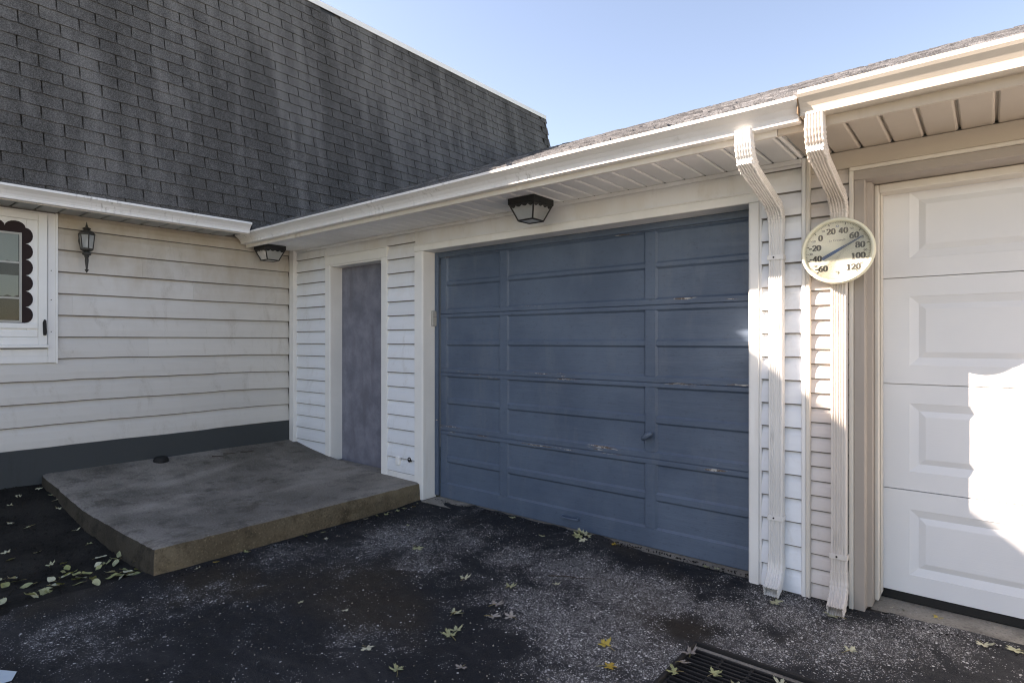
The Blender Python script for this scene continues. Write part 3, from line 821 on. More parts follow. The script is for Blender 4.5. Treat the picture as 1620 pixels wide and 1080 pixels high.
for k in range(4):
    za, zb2 = zl[k]+.0022, zl[k+1]-.0022
    xa, xb = -.458, 2.446
    b = MB(); y0 = 3.700
    xcut = [(-.326, .92), (1.07, 2.316)]
    pz0, pz1 = za+.098, zb2-.098
    # flat field around the raised panels
    xs2 = [xa, xcut[0][0], xcut[0][1], xcut[1][0], xcut[1][1], xb]; zs2 = [za, pz0, pz1, zb2]
    vs_ = [(x, y0, z) for z in zs2 for x in xs2]; fs = []
    for j in range(3):
        for i in range(5):
            if j == 1 and i in (1, 3): continue
            fs.append((j*6+i, j*6+i+1, (j+1)*6+i+1, (j+1)*6+i))
    b.add(vs_, fs)
    for (a, c) in xcut:
        rings = []
        for (t, d) in ((0, 0), (.002, .0025), (.038, .014), (.040, .0145), (.068, .003), (.072, .0025)):
            rings.append([(a+t, y0+d, pz0+t), (c-t, y0+d, pz0+t), (c-t, y0+d, pz1-t), (a+t, y0+d, pz1-t)])
        v = [p for rr in rings for p in rr]; f = []
        for q in range(len(rings)-1):
            for e in range(4): f.append((q*4+e, q*4+(e+1) % 4, (q+1)*4+(e+1) % 4, (q+1)*4+e))
        q = (len(rings)-1)*4; f.append((q, q+1, q+2, q+3)); b.add(v, f)
    b.add([(xa, y0, za), (xb, y0, za), (xb, 3.726, za), (xa, 3.726, za)], [(0, 1, 2, 3)])
    b.add([(xa, y0, zb2), (xb, y0, zb2), (xb, 3.726, zb2), (xa, 3.726, zb2)], [(0, 1, 2, 3)])
    b.add([(xa, y0, za), (xa, 3.726, za), (xa, 3.726, zb2), (xa, y0, zb2)], [(0, 1, 2, 3)])
    b.build('door_section', 'steel', sec)
box('bottom_seal', 'rubber', sec, -.458, 2.446, 3.706, 3.738, -.036, .014, .006)
eave(bg_, -.768, 3.2, 'beige_soffit', 'beige_soffit', 'beige_gutter', 2.348, .100, (True, True), .132, -.655, 3.2)
roof(bg_, -.764, 3.3, 33, .0)
box('drip_edge', 'beige_gutter', bg_, -.650, 3.2, YE-.045, YE-.002, 2.4495, 2.4535)

# ------------------------------------------------------------------ downspouts
def spout_profile(w, d):
    """ribbed rectangle: u across the wall (x), v out of the wall"""
    p = []; nr = 5
    for side in range(4):
        L = w if side % 2 == 0 else d
        n = nr if side % 2 == 0 else 3
        pts = []
        m = .007
        for k in range(n):
            a = m+(L-2*m)*k/n; s = (L-2*m)/n
            pts += [(a+s*.12, 0), (a+s*.30, .0050), (a+s*.70, .0050), (a+s*.88, 0)]
        pts = [(.003, 0)]+pts+[(L-.003, 0)]
        for (t, o) in pts:
            if side == 0: p.append((-w/2+t, d/2-o))
            elif side == 1: p.append((w/2-o, d/2-t))
            elif side == 2: p.append((w/2-t, -d/2+o))
            else: p.append((-w/2+o, -d/2+t))
    return p
def sweep(path, x, w, d, mat, name, parent, crimps=(), flare=None, wall_t=.0018):
    """path of (y, z, tilt) with frame normal; the profile's v axis points out of the wall side"""
    prof = spout_profile(w, d); n = len(prof); vs_ = []; fs = []
    P = [Vector((0, p[0], p[1])) for p in path]
    for i, p in enumerate(P):
        t = (P[min(i+1, len(P)-1)]-P[max(i-1, 0)]).normalized()
        nv = Vector((0, t.z, -t.y))         # out of the wall when the pipe runs down
        s = 1.0+(crimps[i] if i < len(crimps) else 0)
        for (u, v) in prof: vs_.append(Vector((x+u*s, 0, 0))+p+nv*(v*s))
    for i in range(len(P)-1):
        for k in range(n):
            j = (k+1) % n; fs.append((i*n+k, i*n+j, (i+1)*n+j, (i+1)*n+k))
    # inner lining at the open lower end
    i = len(P)-1; base = len(vs_); t = (P[-1]-P[-2]).normalized(); nv = Vector((0, t.z, -t.y))
    for (u, v) in prof: vs_.append(Vector((x+u*.95, 0, 0))+P[-1]+nv*(v*.94))
    for (u, v) in prof: vs_.append(Vector((x+u*.95, 0, 0))+P[-1]-t*.09+nv*(v*.94))
    for k in range(n):
        j = (k+1) % n; fs.append((i*n+k, i*n+j, base+j, base+k)); fs.append((base+k, base+j, base+n+j, base+n+k))
    fs.append(tuple(range(n))); fs.append(tuple(base+n+k for k in range(n)))
    return MB().add(vs_, fs).build(name, mat, parent)
def arc(p0, p1, p2, n):
    return [((1-t)**2*p0[0]+2*t*(1-t)*p1[0]+t*t*p2[0], (1-t)**2*p0[1]+2*t*(1-t)*p1[1]+t*t*p2[1]) for t in [k/n for k in range(n+1)]]
def downspout(x, label, mat, zkick, straps, ztop, lead):
    t = thing('downspout', label, 'downspout', (x, 3.40, 0), 'ribbed metal downspouts beside the corner posts')
    w, d = .075, .056; yw = 3.405
    top = arc((2.858, ztop-.02), (2.858, 2.205), (2.945, 2.183), 16)
    cr = [0 if i < 3 else .085*(i % 2) for i in range(len(top))]
    sweep([(2.858, ztop), (2.858, ztop-.01)]+top, x, w, d, mat, 'upper_elbow', t, [0, 0]+cr)
    sweep([(2.935, 2.186), (3.0, 2.166), (3.25, 2.103), (3.315, 2.086)], x, w*.95, d*.95, mat, 'offset_pipe', t)
    low = arc((3.295, 2.091), (yw, 2.066), (yw, 1.965), 16)
    sweep(low+[(yw, 1.945), (yw, 1.925)], x, w*1.0, d*1.0, mat, 'lower_elbow', t, [.085*(i % 2) if i > 2 else 0 for i in range(15)]+[0, .02, .02, .02])
    sweep([(yw, 1.955), (yw, 1.0), (yw, zkick-.01)], x, w*.95, d*.95, mat, 'pipe', t)
    kick = arc((yw, zkick), (yw, zkick-.115), (yw-.115, zkick-.150), 14)
    sweep([(yw, zkick+.02), (yw, zkick+.005)]+kick, x, w*1.02, d*1.02, mat, 'shoe', t, [.01, .01]+[+.07*(i % 2) if 1 < i < 13 else 0 for i in range(15)])
    for zz in straps:
        b = MB(); o = .004
        b.box(x-w/2-o, x+w/2+o, yw-d/2-o, yw-d/2+.001, zz-.014, zz+.014)
        b.box(x-w/2-o, x-w/2+.001, yw-d/2, YF-.008, zz-.013, zz+.013)
        b.box(x+w/2-.001, x+w/2+o, yw-d/2, YF-.008, zz-.013, zz+.013)
        st = b.build('strap', mat, t, .0015)
        s2 = MB(); ylathe(s2, [(.005, 0), (.005, -.002), (.003, -.003)], x-.008, zz, yw-d/2-o, 8); s2.build('screw', 'iron', st)
    return t
downspout(-.907, 'white ribbed downspout between the blue garage door and the corner posts', 'spout', .150, (1.80, .375), 2.345, 0)
downspout(-.601, 'cream ribbed downspout carrying the round thermometer on its front', 'spout_beige', .135, (.235,), 2.352, 0)
MB().box(-.6645, -.659, 2.812, 2.900, 2.350, 2.424).build('gutter_end', 'rust', garage, .002)

# ------------------------------------------------------------------ thermometer
TX, TZ, TY = -.598, 1.799, 3.372                       # TY: back plane, resting on the downspout
th = thing('thermometer', 'round ivory outdoor dial thermometer hung on the cream downspout', 'thermometer', (TX, TY, TZ))
b = MB(); ylathe(b, [(.150, 0), (.163, -.004), (.167, -.02), (.167, -.044), (.164, -.052), (.157, -.054), (.152, -.050), (.150, -.040)], TX, TZ, TY-.001, 64)
b.build('rim', 'ivory', th, smooth=True)
YDI = TY-.043
b = MB(); ylathe(b, [(.1515, .006), (.1515, 0)], TX, TZ, YDI, 64); b.build('dial', 'dial', th)
def stroke(mb, pts, wid, hgt, y, cx, cz, sc, thin=.32):
    """broad-nib stroke: thick where it runs upright, thin where it runs level"""
    P = [Vector((p[0], p[1])) for p in pts]; L = []; Rr = []
    for i, p in enumerate(P):
        d = (P[min(i+1, len(P)-1)]-P[max(i-1, 0)]).normalized(); nrm = Vector((-d.y, d.x))
        w = wid*(thin+(1-thin)*abs(d.y)**1.3)/2
        L.append(p+nrm*w); Rr.append(p-nrm*w)
    v = [(cx+q.x*sc, y, cz+q.y*sc) for pr in zip(L, Rr) for q in pr]
    mb.add(v, [(2*i, 2*i+1, 2*i+3, 2*i+2) for i in range(len(P)-1)])
def ell(cx, cy, rx, ry, a0, a1, n=20):
    return [(cx+rx*math.cos(R(a0+(a1-a0)*k/n)), cy+ry*math.sin(R(a0+(a1-a0)*k/n))) for k in range(n+1)]
GL = {'0': [ell(.25, .35, .17, .31, 0, 360, 28)],
      '1': [[(.27, .66), (.27, .03)], [(.10, .52), (.18, .57), (.27, .66)], [(.10, .02), (.44, .02)]],
      '2': [ell(.24, .48, .17, .18, 165, -20, 16)+[(.33, .33), (.20, .17), (.06, .04)], [(.05, .035), (.40, .035), (.45, .15)]],
      '4': [[(.33, .67), (.33, .02)], [(.33, .66), (.03, .22)], [(.03, .20), (.47, .20)]],
      '6': [ell(.25, .22, .165, .195, 0, 360, 24), [(.44, .66), (.24, .58), (.11, .42), (.085, .22)]],
      '8': [ell(.25, .51, .135, .145, 0, 360, 22), ell(.25, .19, .165, .165, 0, 360, 24)],
      '3': [ell(.22, .51, .14, .14, 150, -70, 14), ell(.22, .19, .17, .17, 80, -150, 16)],
      '5': [[(.40, .64), (.12, .64), (.09, .37)], ell(.22, .21, .17, .18, 110, -150, 16)],
      '7': [[(.04, .52), (.06, .63), (.43, .63)], [(.43, .63), (.27, .3), (.20, .02)]],
      '9': [ell(.25, .46, .165, .195, 0, 360, 24), [(.06, .02), (.26, .10), (.39, .26), (.415, .46)]],
      '-': [[(.0, .30), (.34, .30)]]}
def numeral(txt, cx, cz, size, mat, name='numeral', wid=.15):
    mb = MB(); adv = .50; wds = [.36 if ch == '-' else adv for ch in txt]; x = -sum(wds)/2
    for ch, w in zip(txt, wds):
        for s in GL[ch]: stroke(mb, [(p[0]+x, p[1]-.35) for p in s], wid if ch != '-' else .3, 1, YDI-.0012, cx, cz, size, .45 if ch == '-' else .40)
        x += w
    return mb.build(name, mat, th)
def ang(v): return R(230-(v+60)*1.5556)
for v in range(-60, 121, 20):
    a = ang(v); r = .104 if v not in (100, 120) else .098
    if v in (-60, 120): r = .112
    numeral(str(v), TX+r*math.cos(a), TZ+r*math.sin(a)*1.0, .0425, 'ink', wid=.215)
for v in range(-50, 120, 20):
    a = ang(v); r = .124
    numeral(str(v) if v != 30 else '32', TX+r*math.cos(a), TZ+r*math.sin(a), .0165, 'ink_blue' if v == 30 else 'ink_grey', 'small_numeral', wid=.16)
mb = MB()
for v in range(-60, 121, 2):
    a = ang(v); L = .013 if v % 20 == 0 else .008 if v % 10 == 0 else .005; w = .0022 if v % 20 == 0 else .0008
    d = Vector((math.cos(a), math.sin(a))); n = Vector((-d.y, d.x)); r1 = .145
    q = [d*r1+n*w, d*r1-n*w, d*(r1-L)-n*w, d*(r1-L)+n*w]
    mb.add([(TX+p.x, YDI-.0012, TZ+p.y) for p in q], [(0, 1, 2, 3)])
mb.build('tick_marks', 'ink', th)
def text(body, cx, cz, size, mat, name):
    cu = bpy.data.curves.new(name, 'FONT'); cu.body = body; cu.size = size; cu.align_x = 'CENTER'; cu.align_y = 'CENTER'
    o = bpy.data.objects.new(name, cu); COL.objects.link(o)
    dg = bpy.context.evaluated_depsgraph_get(); me = bpy.data.meshes.new_from_object(o.evaluated_get(dg))
    bpy.data.objects.remove(o)
    me.transform(Matrix.Translation((cx, YDI-.0012, cz)) @ Matrix.Rotation(R(90), 4, 'X')); me.materials.clear(); me.materials.append(M[mat])
    return obj(name, me, th)
text('La Crosse\u00ae', TX, TZ+.053, .0155, 'ink_grey', 'lettering')
text('\u00b0F', TX+.002, TZ-.113, .024, 'ink', 'unit_lettering')
nd = MB(); a = math.atan2(.102, .182); d = Vector((math.cos(a), math.sin(a))); n = Vector((-d.y, d.x)); c0 = Vector((0.0, 0.0))
prof = []
for (s, w) in ((-.078, .0072), (-.072, .0085), (-.02, .0078), (.06, .0050), (.120, .0030), (.134, .0008)): prof.append((c0+d*s, w))
pts = [p+n*w for p, w in prof]+[p-n*w for p, w in reversed(prof)]
nd.prism([(TX+p.x, TZ+p.y) for p in pts], 'y', YDI-.0050, YDI-.0036)
nd.build('needle', 'needle', th)
b = MB(); ylathe(b, [(.1495, -.0075), (.12, -.0095), (.06, -.0115), (.01, -.012)], TX, TZ, YDI+.0, 48); b.build('cover', 'dial_glass', th, smooth=True)

# ------------------------------------------------------------------ soffit lanterns
def soffit_light(x, y, label):
    zt = 2.3275
    t = thing('soffit_light', label, 'lantern', (x, y, zt-.15), 'box lanterns under the garage eave')
    s = .115
    MB().box(x-s, x+s, y-s, y+s, zt-.045, zt).build('cap', 'black', t, .004)
    b = MB(); tp, bt, z0, z1 = .105, .062, zt-.150, zt-.044
    cor = [(-1, -1), (1, -1), (1, 1), (-1, 1)]
    for (cx, cy) in cor:
        b.tube([(x+cx*tp, y+cy*tp, z1), (x+cx*bt, y+cy*bt, z0)], .0062, 6)
    for k in range(4):
        p, q = cor[k], cor[(k+1) % 4]
        b.tube([(x+p[0]*bt, y+p[1]*bt, z0), (x+q[0]*bt, y+q[1]*bt, z0)], .0062, 6)
    b.build('frame', 'black', t)
    # scalloped skirt below the cap
    b = MB()
    for k in range(4):
        p, q = cor[k], cor[(k+1) % 4]
        n = 24
        top = []; bot = []
        for i in range(n+1):
            u = i/n
            drop = .010+.016*abs(math.sin(u*math.pi*4))*(.6+.8*abs(u-.5))
            f = tp+.002-(tp-bt)*(drop/.106)
            top.append((x+(p[0]+(q[0]-p[0])*u)*(tp+.002), y+(p[1]+(q[1]-p[1])*u)*(tp+.002), z1))
            bot.append((x+(p[0]+(q[0]-p[0])*u)*(f+.001), y+(p[1]+(q[1]-p[1])*u)*(f+.001), z1-drop))
        b.add(top+bot, [(i, i+1, n+2+i, n+1+i) for i in range(n)])
    b.build('scalloped_skirt', 'black', t)
    for k in range(4):
        p, q = cor[k], cor[(k+1) % 4]; i_ = .993
        MB().add([(x+p[0]*tp*i_, y+p[1]*tp*i_, z1), (x+q[0]*tp*i_, y+q[1]*tp*i_, z1), (x+q[0]*bt*i_, y+q[1]*bt*i_, z0), (x+p[0]*bt*i_, y+p[1]*bt*i_, z0)], [(0, 1, 2, 3)]).build('pane', 'frost', t)
    MB().add([(x+p[0]*bt, y+p[1]*bt, z0) for p in cor], [(0, 1, 2, 3)]).build('pane', 'frost', t)
    MB().lathe([(.012, -.03), (.014, -.045), (.028, -.068), (.029, -.085), (.02, -.102), (.004, -.108)], (x, y, zt), 12).build('bulb', 'bulb', t, smooth=True)
    return t
soffit_light(-2.47, 3.22, 'black box lantern with scalloped glass on the soffit above the blue garage door')
soffit_light(-5.765, 3.08, 'black box lantern on the soffit in the corner beside the house wall')

# ------------------------------------------------------------------ wall lantern on the house
LX, LY = -5.966, 1.525
wl_ = thing('wall_lantern', 'weathered bronze carriage lantern mounted on the pale house siding', 'lantern', (LX, LY, 1.92))
b = MB(); c = (LX+.012, LY)
def xdisc(mb, prof, cy, cz, x0, n=16, sy=1.0):
    vs_ = []; fs = []
    for (r, dx) in prof:
        for k in range(n):
            a = 2*math.pi*k/n; vs_.append((x0+dx, cy+r*sy*math.cos(a), cz+r*math.sin(a)))
    for i in range(len(prof)-1):
        for k in range(n):
            j = (k+1) % n; fs.append((i*n+k, i*n+j, (i+1)*n+j, (i+1)*n+k))
    fs.append(tuple(range(n))); fs.append(tuple((len(prof)-1)*n+k for k in reversed(range(n))))
    mb.add(vs_, fs)
xdisc(b, [(.062, -.018), (.062, .004), (.050, .010), (.030, .016)], LY, 2.175, LX, 20, .72)
b.tube([(LX+.01, LY, 2.135), (LX+.05, LY, 2.115), (LX+.085, LY, 2.115)], .009, 8)
b.build('back_plate', 'bronze', wl_, smooth=True)
cx = LX+.088
pr6 = lambda r, z: [(cx+r*math.cos(R(60*k)), LY+r*math.sin(R(60*k)), z) for k in range(6)]
b = MB()
def hexloft(mb, rz):
    vs_ = [p for (r, z) in rz for p in pr6(r, z)]; fs = []
    for i in range(len(rz)-1):
        for k in range(6):
            j = (k+1) % 6; fs.append((i*6+k, i*6+j, (i+1)*6+j, (i+1)*6+k))
    fs.append(tuple(range(5, -1, -1))); fs.append(tuple((len(rz)-1)*6+k for k in range(6))); mb.add(vs_, fs)
hexloft(b, [(.060, 2.238), (.062, 2.244), (.046, 2.262), (.024, 2.276), (.018, 2.282)])
b.lathe([(.016, 2.276), (.032, 2.286), (.030, 2.290), (.010, 2.302), (.010, 2.306), (.005, 2.322), (.002, 2.345)], (cx, LY, 0), 12)
b.build('roof', 'bronze', wl_)
b = MB()
for k in range(6):
    a = R(60*k); b.tube([(cx+.057*math.cos(a), LY+.057*math.sin(a), 2.242), (cx+.044*math.cos(a), LY+.044*math.sin(a), 2.118)], .0045, 5)
hexloft(b, [(.030, 2.098), (.046, 2.108), (.049, 2.120), (.040, 2.124)])
hexloft(b, [(.061, 2.232), (.062, 2.240)])
b.build('cage', 'bronze', wl_)
for k in range(6):
    a, a2 = R(60*k), R(60*k+60)
    MB().add([(cx+.055*math.cos(a), LY+.055*math.sin(a), 2.236), (cx+.055*math.cos(a2), LY+.055*math.sin(a2), 2.236), (cx+.043*math.cos(a2), LY+.043*math.sin(a2), 2.122), (cx+.043*math.cos(a), LY+.043*math.sin(a), 2.122)], [(0, 1, 2, 3)]).build('pane', 'frost', wl_)
MB().lathe([(.006, 2.12), (.010, 2.14), (.012, 2.17), (.004, 2.205)], (cx, LY, 0), 10).build('bulb', 'bulb', wl_, smooth=True)
b = MB(); b.lathe([(.012, 2.102), (.022, 2.092), (.034, 2.080), (.030, 2.068), (.016, 2.060), (.019, 2.052), (.012, 2.046), (.014, 2.02), (.009, 1.97), (.007, 1.948), (.016, 1.944), (.012, 1.936), (.002, 1.918)], (cx, LY, 0), 12)
b.build('finial', 'bronze', wl_, smooth=True)

# ------------------------------------------------------------------ drain grate
dr = thing('drain_grate', 'rusty black iron drain grate sunk in the asphalt driveway', 'drain', (-.73, 2.35, -.07))
x0, x1, y0, y1 = DR; zt = -.066
b = MB(); tt = .012
b.box(x0, x1, y1-tt, y1+.004, zt-.10, zt+.005); b.box(x0, x1, y0-.004, y0+tt, zt-.10, zt+.005); b.box(x0-.004, x0+tt, y0+tt, y1-tt, zt-.10, zt+.004); b.box(x1-tt, x1+.004, y0+tt, y1-tt, zt-.10, zt+.004)
b.build('frame', 'iron', dr, .002)
b = MB(); c2 = .055
b.box(x0+tt, x1-tt, y1-tt-.032, y1-tt, zt-.10, zt-.010); b.build('concrete_rim', 'slab', dr, .006)
b = MB(); b.box(x0, x1, y0, y1, -.60, -.58); b.box(x0-.02, x0, y0, y1, -.6, zt-.09); b.box(x1, x1+.02, y0, y1, -.6, zt-.09); b.box(x0, x1, y0-.02, y0, -.6, zt-.09); b.box(x0, x1, y1, y1+.02, -.6, zt-.09)
b.build('pit', 'rubber', dr)
ya, yb = y0+tt+.004, y1-tt-.036
n = 19
for k in range(n):
    yy = ya+(yb-ya)*k/(n-1); box('bar', 'iron', dr, x0+tt+.002, x1-tt-.002, yy-.0045, yy+.0045, zt-.035, zt-.008+random.uniform(-.0015, .0015), .0015)
for k in range(6):
    xx = x0+.02+(x1-x0-.04)*k/5; box('cross_bar', 'iron', dr, xx-.006, xx+.006, ya-.004, yb+.004, zt-.036, zt-.012, .0015)

# ------------------------------------------------------------------ loose things
def leaf_mesh(seed, mats):
    random.seed(seed)
    lobes = [(-122, .52), (-92, .36), (-58, .88), (-36, .44), (0, 1.0), (36, .44), (60, .88), (92, .36), (122, .54)]
    pts = []
    for i, (a, r) in enumerate(lobes):
        a += random.uniform(-6, 6); r *= random.uniform(.85, 1.12)
        if r > .45:
            for (da, f) in ((-17, .60), (-12, .80), (-6, .74), (0, 1.0), (6, .74), (12, .82), (17, .60)):
                pts.append((R(a+da), r*f*random.uniform(.95, 1.05)))
        else: pts.append((R(a), r*.85))
    curl = random.uniform(.25, .85); tw = random.uniform(-.5, .5); fold = random.uniform(-.3, .5)
    def P(a, r):
        x, y = r*math.sin(a), r*math.cos(a)
        z = curl*.42*(x*x*(1+fold)+.7*(y-.15)**2*(1 if y > 0 else .4))+tw*.3*x*y+.05*math.sin(7*a+seed)*r
        return (x, y, z)
    n = len(pts); v = [P(0, 0)]+[P(a, r*.5) for a, r in pts]+[P(a, r) for a, r in pts]; f = []
    for i in range(n-1):
        f += [(0, i+1, i+2), (i+1, n+1+i, n+2+i, i+2)]
    zmin = min(p[2] for p in v); v = [(x*.058, (y-.1)*.058, (z-zmin)*.058+.002) for x, y, z in v]
    m = MB().add(v, f)
    s0 = Vector(v[0]); L = random.uniform(.035, .06); bx = random.uniform(-.02, .02)
    m.tube([s0+Vector((0, .006, .0004)), s0+Vector((bx*.4, -L*.5, .002)), (s0.x+bx, s0.y-L, .003)], .0011, 4, 1)
    return m.mesh('maple_leaf', mats, smooth=True)
KINDS = {}
for kind, mat in (('pale', 'leaf_pale'), ('yellow', 'leaf_yellow'), ('grey', 'leaf_grey'), ('green', 'leaf_green')):
    KINDS[kind] = [leaf_mesh(40+17*i+len(kind), [mat, 'stem']) for i in range(5)]
def oval_mesh(seed, mats):
    random.seed(seed); n = 14; v = []; curl = random.uniform(.2, .8); ph = random.uniform(0, 6)
    wd = random.uniform(.48, .62)
    for ring in (.0, .55, 1.0):
        for k in range(n):
            a = 2*math.pi*k/n; x = ring*wd*math.sin(a)*(1-.25*math.cos(a)); y = ring*math.cos(a)*(1.12 if k == 0 else 1)
            v.append((x, y, curl*.5*x*x+.16*curl*y*y+.05*ring*math.sin(3*a+ph)))
    f = [((r*n+k), (r*n+(k+1) % n), ((r+1)*n+(k+1) % n), ((r+1)*n+k)) for r in range(2) for k in range(n)]
    zm = min(p[2] for p in v); v = [(x*.05, y*.05, (z-zm)*.05+.001) for x, y, z in v]
    m = MB().add(v, f); m.tube([(0, -.045, v[n+7][2]), (.004, -.06, .003), (.01, -.075, .003)], .001, 4, 1)
    me = m.mesh('oval_leaf', mats, smooth=True)
    return me
OVALS = {k: [oval_mesh(70+9*i+len(k), [mt, 'stem']) for i in range(4)] for k, mt in (('pale', 'leaf_pale'), ('green', 'leaf_green'))}
random.seed(5)
def leaf(x, y, z, kind, label, group, scale=1., tilt=.12, oval=False):
    o = bpy.data.objects.new('oval_leaf' if oval else 'maple_leaf', random.choice((OVALS if oval else KINDS)[kind])); COL.objects.link(o)
    o.location = (x, y, z-.001); o.rotation_euler = (random.uniform(-tilt, tilt), random.uniform(-tilt, tilt), random.uniform(0, 6.28))
    s = scale*random.uniform(.85, 1.2); o.scale = (s, s*random.uniform(.75, 1.05), s*random.uniform(1.0, 2.2))
    return tag(o, label, 'leaf', group)
A = [(-2.961, 2.613), (-2.377, 2.463), (-2.099, 2.544), (-1.917, 2.738), (-2.107, 2.114), (-1.968, 1.941), (-1.985, 1.998), (-2.179, 1.622), (-1.934, 1.595), (-2.573, 1.777),
     (-3.402, 2.907), (-2.447, 3.325), (-.488, 3.008), (-.02, 3.40), (.092, 3.42), (-.606, 3.295), (-.880, 3.275), (-2.836, 1.683)]
for k, (x, y) in enumerate(A):
    leaf(x, y, zg(x, y), 'pale', 'pale green fallen maple leaf lying flat on the open black asphalt', 'pale leaves scattered on the driveway', .95 if k not in (3, 9, 10, 11, 17) else .55)
for (x, y) in ((-2.015, 2.327), (-1.871, 2.273), (-1.741, 1.784), (-1.935, 2.211)):
    leaf(x, y, zg(x, y), 'grey', 'dry greyish brown curled leaf on the open black asphalt', 'dry leaves scattered on the driveway', .85)
leaf(-1.951, 3.47, zg(-1.951, 3.47), 'yellow', 'small yellow leaf near the foot of the blue garage door', None, .6)
for (x, y) in ((-1.369, 2.345), (-1.268, 2.21)):
    leaf(x, y, zg(x, y), 'yellow', 'yellow maple leaf on the worn asphalt patch beside the drain grate', 'yellow leaves beside the drain', .9)
leaf(-.195, 3.60, -.040, 'yellow', 'small yellow leaf on the concrete apron of the white garage door', None, .55)
for (x, y) in ((-.40, 3.585), (-.34, 3.59)): leaf(x, y, -.040, 'pale', 'tiny pale leaf scrap on the concrete apron under the white garage door', 'leaf scraps on the apron', .4)
for k, (x, y) in enumerate([(-2.247, 3.46), (-2.168, 3.42), (-2.190, 3.49), (-2.215, 3.44), (-2.235, 3.485)]):
    leaf(x, y, zg(x, y)+.004*k, 'pale', 'pale green maple leaf in the clump at the foot of the blue garage door', 'leaf clump by the blue door', .95, .45)
for (x, y) in ((-1.277, 3.51), (-1.332, 3.49), (-2.867, 3.51)):
    leaf(x, y, zg(x, y), 'pale', 'single pale leaf caught on the sill edge of the blue garage door', 'leaves along the blue door sill', .6)
for k, (x, y) in enumerate([(-3.80, 2.93), (-3.79, 3.05), (-3.78, 3.19), (-3.75, 3.27), (-3.79, 3.35), (-3.80, 2.82), (-3.81, 1.876), (-3.775, 1.551), (-3.80, 1.665), (-3.80, 2.299), (-3.78, 2.43), (-3.633, 2.353), (-3.77, 3.0), (-3.78, 3.12)]):
    leaf(x, y, zg(x, y), 'yellow' if k in (8, 3) else 'green' if k % 3 == 0 else 'pale', 'small fallen leaf lying along the foot of the concrete landing edge', 'leaves along the landing edge', .5, .3)
S = [(-5.3, .927), (-4.73, .966), (-4.813, .824), (-4.514, .984), (-5.85, 1.20), (-5.67, 1.24), (-5.55, 1.25), (-5.40, 1.22), (-4.662, 1.225), (-5.75, 1.06), (-5.175, 1.004), (-4.287, 1.215), (-4.95, 1.22), (-5.6, .98)]
for (x, y) in S: leaf(x, y, zs(x, y)+.003, 'pale', 'pale leaf scattered on the dark soil between house wall and landing', 'leaves scattered on the soil', .6, .3)
random.seed(9)
for k in range(70):
    u = random.random(); v = random.random()**1.4
    x = -3.97-.75*v*random.random()**.5-random.uniform(0, .05); y = .50+.82*u+.03*random.random()
    leaf(x, y, zs(x, y)+.004+.010*(k % 3), 'green' if k % 5 < 3 else 'pale', 'green-yellow oval leaf in the damp pile between soil bed and asphalt edge', 'leaf pile at the soil edge', .66, .45, True)
for k, (x, y) in enumerate([(-1.035, 2.35), (-1.04, 2.53), (-.906, 2.463), (-.664, 2.56), (-.597, 2.59), (-.801, 2.424), (-1.035, 2.44), (-.53, 2.58)]):
    leaf(x, y, -.060 if x < -1.03 else -.073, ('green', 'grey', 'green', 'pale', 'green', 'pale', 'grey', 'pale')[k], 'fallen leaf lying across the iron drain grate', 'leaves on the drain grate', .85, .3)
# twigs
def twig(pts, r, label, group=None):
    return tag(MB().tube(pts, [r, r*.9, r*.6, r*.4][:len(pts)], 5).build('twig', 'twig', None), label, 'twig', group)
zz = zg(-1.9, 2.85)+.004
twig([(-2.02, 2.80, zz), (-1.93, 2.86, zz+.002), (-1.84, 2.89, zz), (-1.78, 2.94, zz)], .0035, 'thin brown twig on the worn asphalt before the blue door')
for k, (x, y) in enumerate([(-5.80, 2.62), (-5.78, 2.78), (-5.77, 2.50)]):
    z = slab_z(x)+.005
    twig([(x, y, z), (x+.03, y+.03, z-.001), (x+.045, y+.09, z-.002), (x+.04, y+.12, z)], .0045, 'short brown twig on the landing along the house foundation', 'twigs on the landing')
# black cap against the foundation
b = MB(); cx_, cy_ = -5.855, 2.085
prof = [(.060, 0), (.064, .012), (.060, .030), (.052, .046), (.036, .054), (.012, .056)]
b.lathe(prof, (cx_, cy_, slab_z(cx_)-.012), 18)
b.v = [(p[0]+.006*noise.noise(Vector((p[0]*30, p[1]*30, p[2]*30))), p[1]+.006*noise.noise(Vector((p[0]*30+7, p[1]*30, p[2]*30))), p[2]) for p in b.v]
tag(b.build('rubber_stopper', 'rubber', None, smooth=True), 'small round black rubber stopper on the landing against the house foundation', 'stopper')
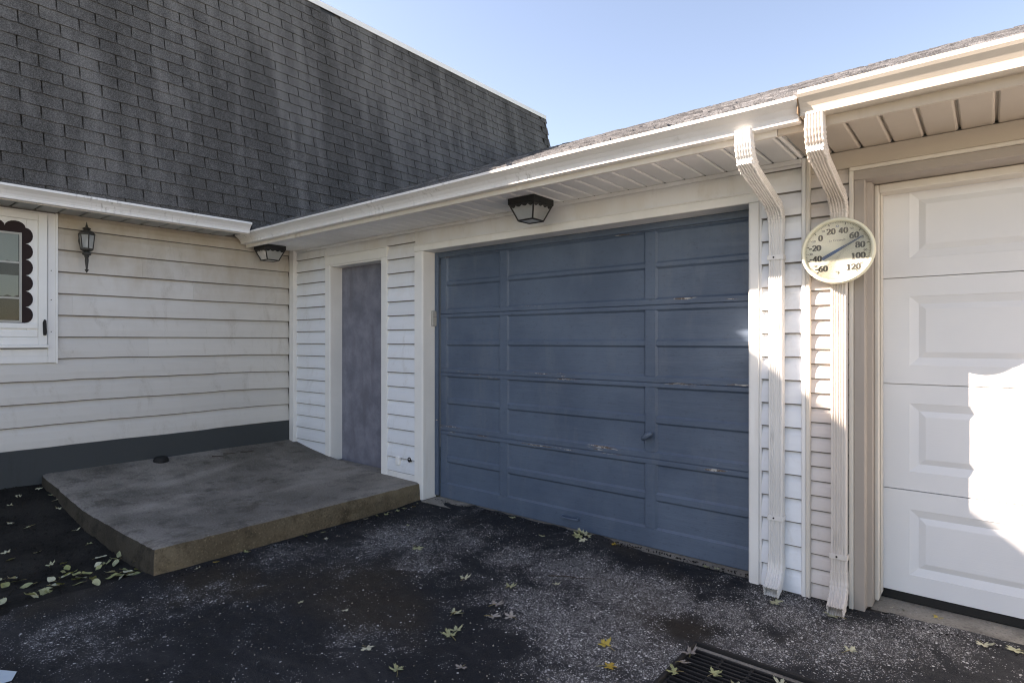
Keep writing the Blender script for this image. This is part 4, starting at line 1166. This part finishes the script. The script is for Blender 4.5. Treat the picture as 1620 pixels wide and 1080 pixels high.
# paper scrap
random.seed(3)
z = zg(-3.15, .52); tag(MB().add([(-3.22, .45, z+.002), (-3.10, .46, z+.004), (-3.085, .545, z+.006), (-3.16, .575, z+.003), (-3.215, .53, z+.010), (-3.15, .505, z+.005)], [(5, 0, 1), (5, 1, 2), (5, 2, 3), (5, 3, 4), (5, 4, 0)]).build('paper_scrap', 'paper', None), 'pale blue paper scrap lying on the asphalt', 'paper')
# crumbs and grit
random.seed(17)
def crumb(mb, x, y, z, s):
    pts = [Vector((random.uniform(.6, 1.2)*math.cos(a), random.uniform(.6, 1.2)*math.sin(a), 0)) for a in (0, 1.3, 2.5, 3.8, 5.1)]
    v = [(x+p.x*s, y+p.y*s, z-.001) for p in pts]+[(x+p.x*s*.6, y+p.y*s*.6, z+s*random.uniform(.4, .9)) for p in pts]
    f = [(i, (i+1) % 5, 5+(i+1) % 5, 5+i) for i in range(5)]+[(5, 6, 7, 8, 9)]
    mb.add(v, f)
mb = MB()
for k in range(420):
    x = random.uniform(-3.75, -1.1); y = 3.56-abs(random.gauss(0, .05)); crumb(mb, x, y, zg(x, y)-.008*(y > 3.53), random.uniform(.002, .008))
for k in range(260):
    y = random.uniform(1.4, 3.4); x = -3.80+abs(random.gauss(0, .05)); crumb(mb, x, y, zg(x, y), random.uniform(.002, .007))
for k in range(200):
    x = random.uniform(-1.0, 1.0); y = 3.44-abs(random.gauss(0, .05)); crumb(mb, x, y, zg(x, y), random.uniform(.002, .006))
g1 = stuff(mb.build('dark_grit', 'soil', None)); tag(g1, 'dark grit and leaf crumbs gathered along the door sills', 'grit')
mb = MB()
for k in range(900):
    x = random.uniform(-3.8, .6); y = random.uniform(.7, 3.42)
    if DR[0]-.01 < x < DR[1]+.01 and DR[2]-.01 < y < DR[3]+.01: continue
    crumb(mb, x, y, zg(x, y), abs(random.gauss(.0022, .0016))+.001)
g2 = stuff(mb.build('pale_gravel', 'sill', None)); tag(g2, 'loose pale gravel chips strewn over the asphalt', 'gravel')
mb = MB()
for k in range(900):
    x = random.uniform(-5.95, -4.0); y = random.uniform(.2, 1.32); crumb(mb, x, y, zs(x, y), random.uniform(.003, .012))
g3 = stuff(mb.build('soil_clods', 'soil', None)); tag(g3, 'small dark clods and chips on the soil bed', 'soil')
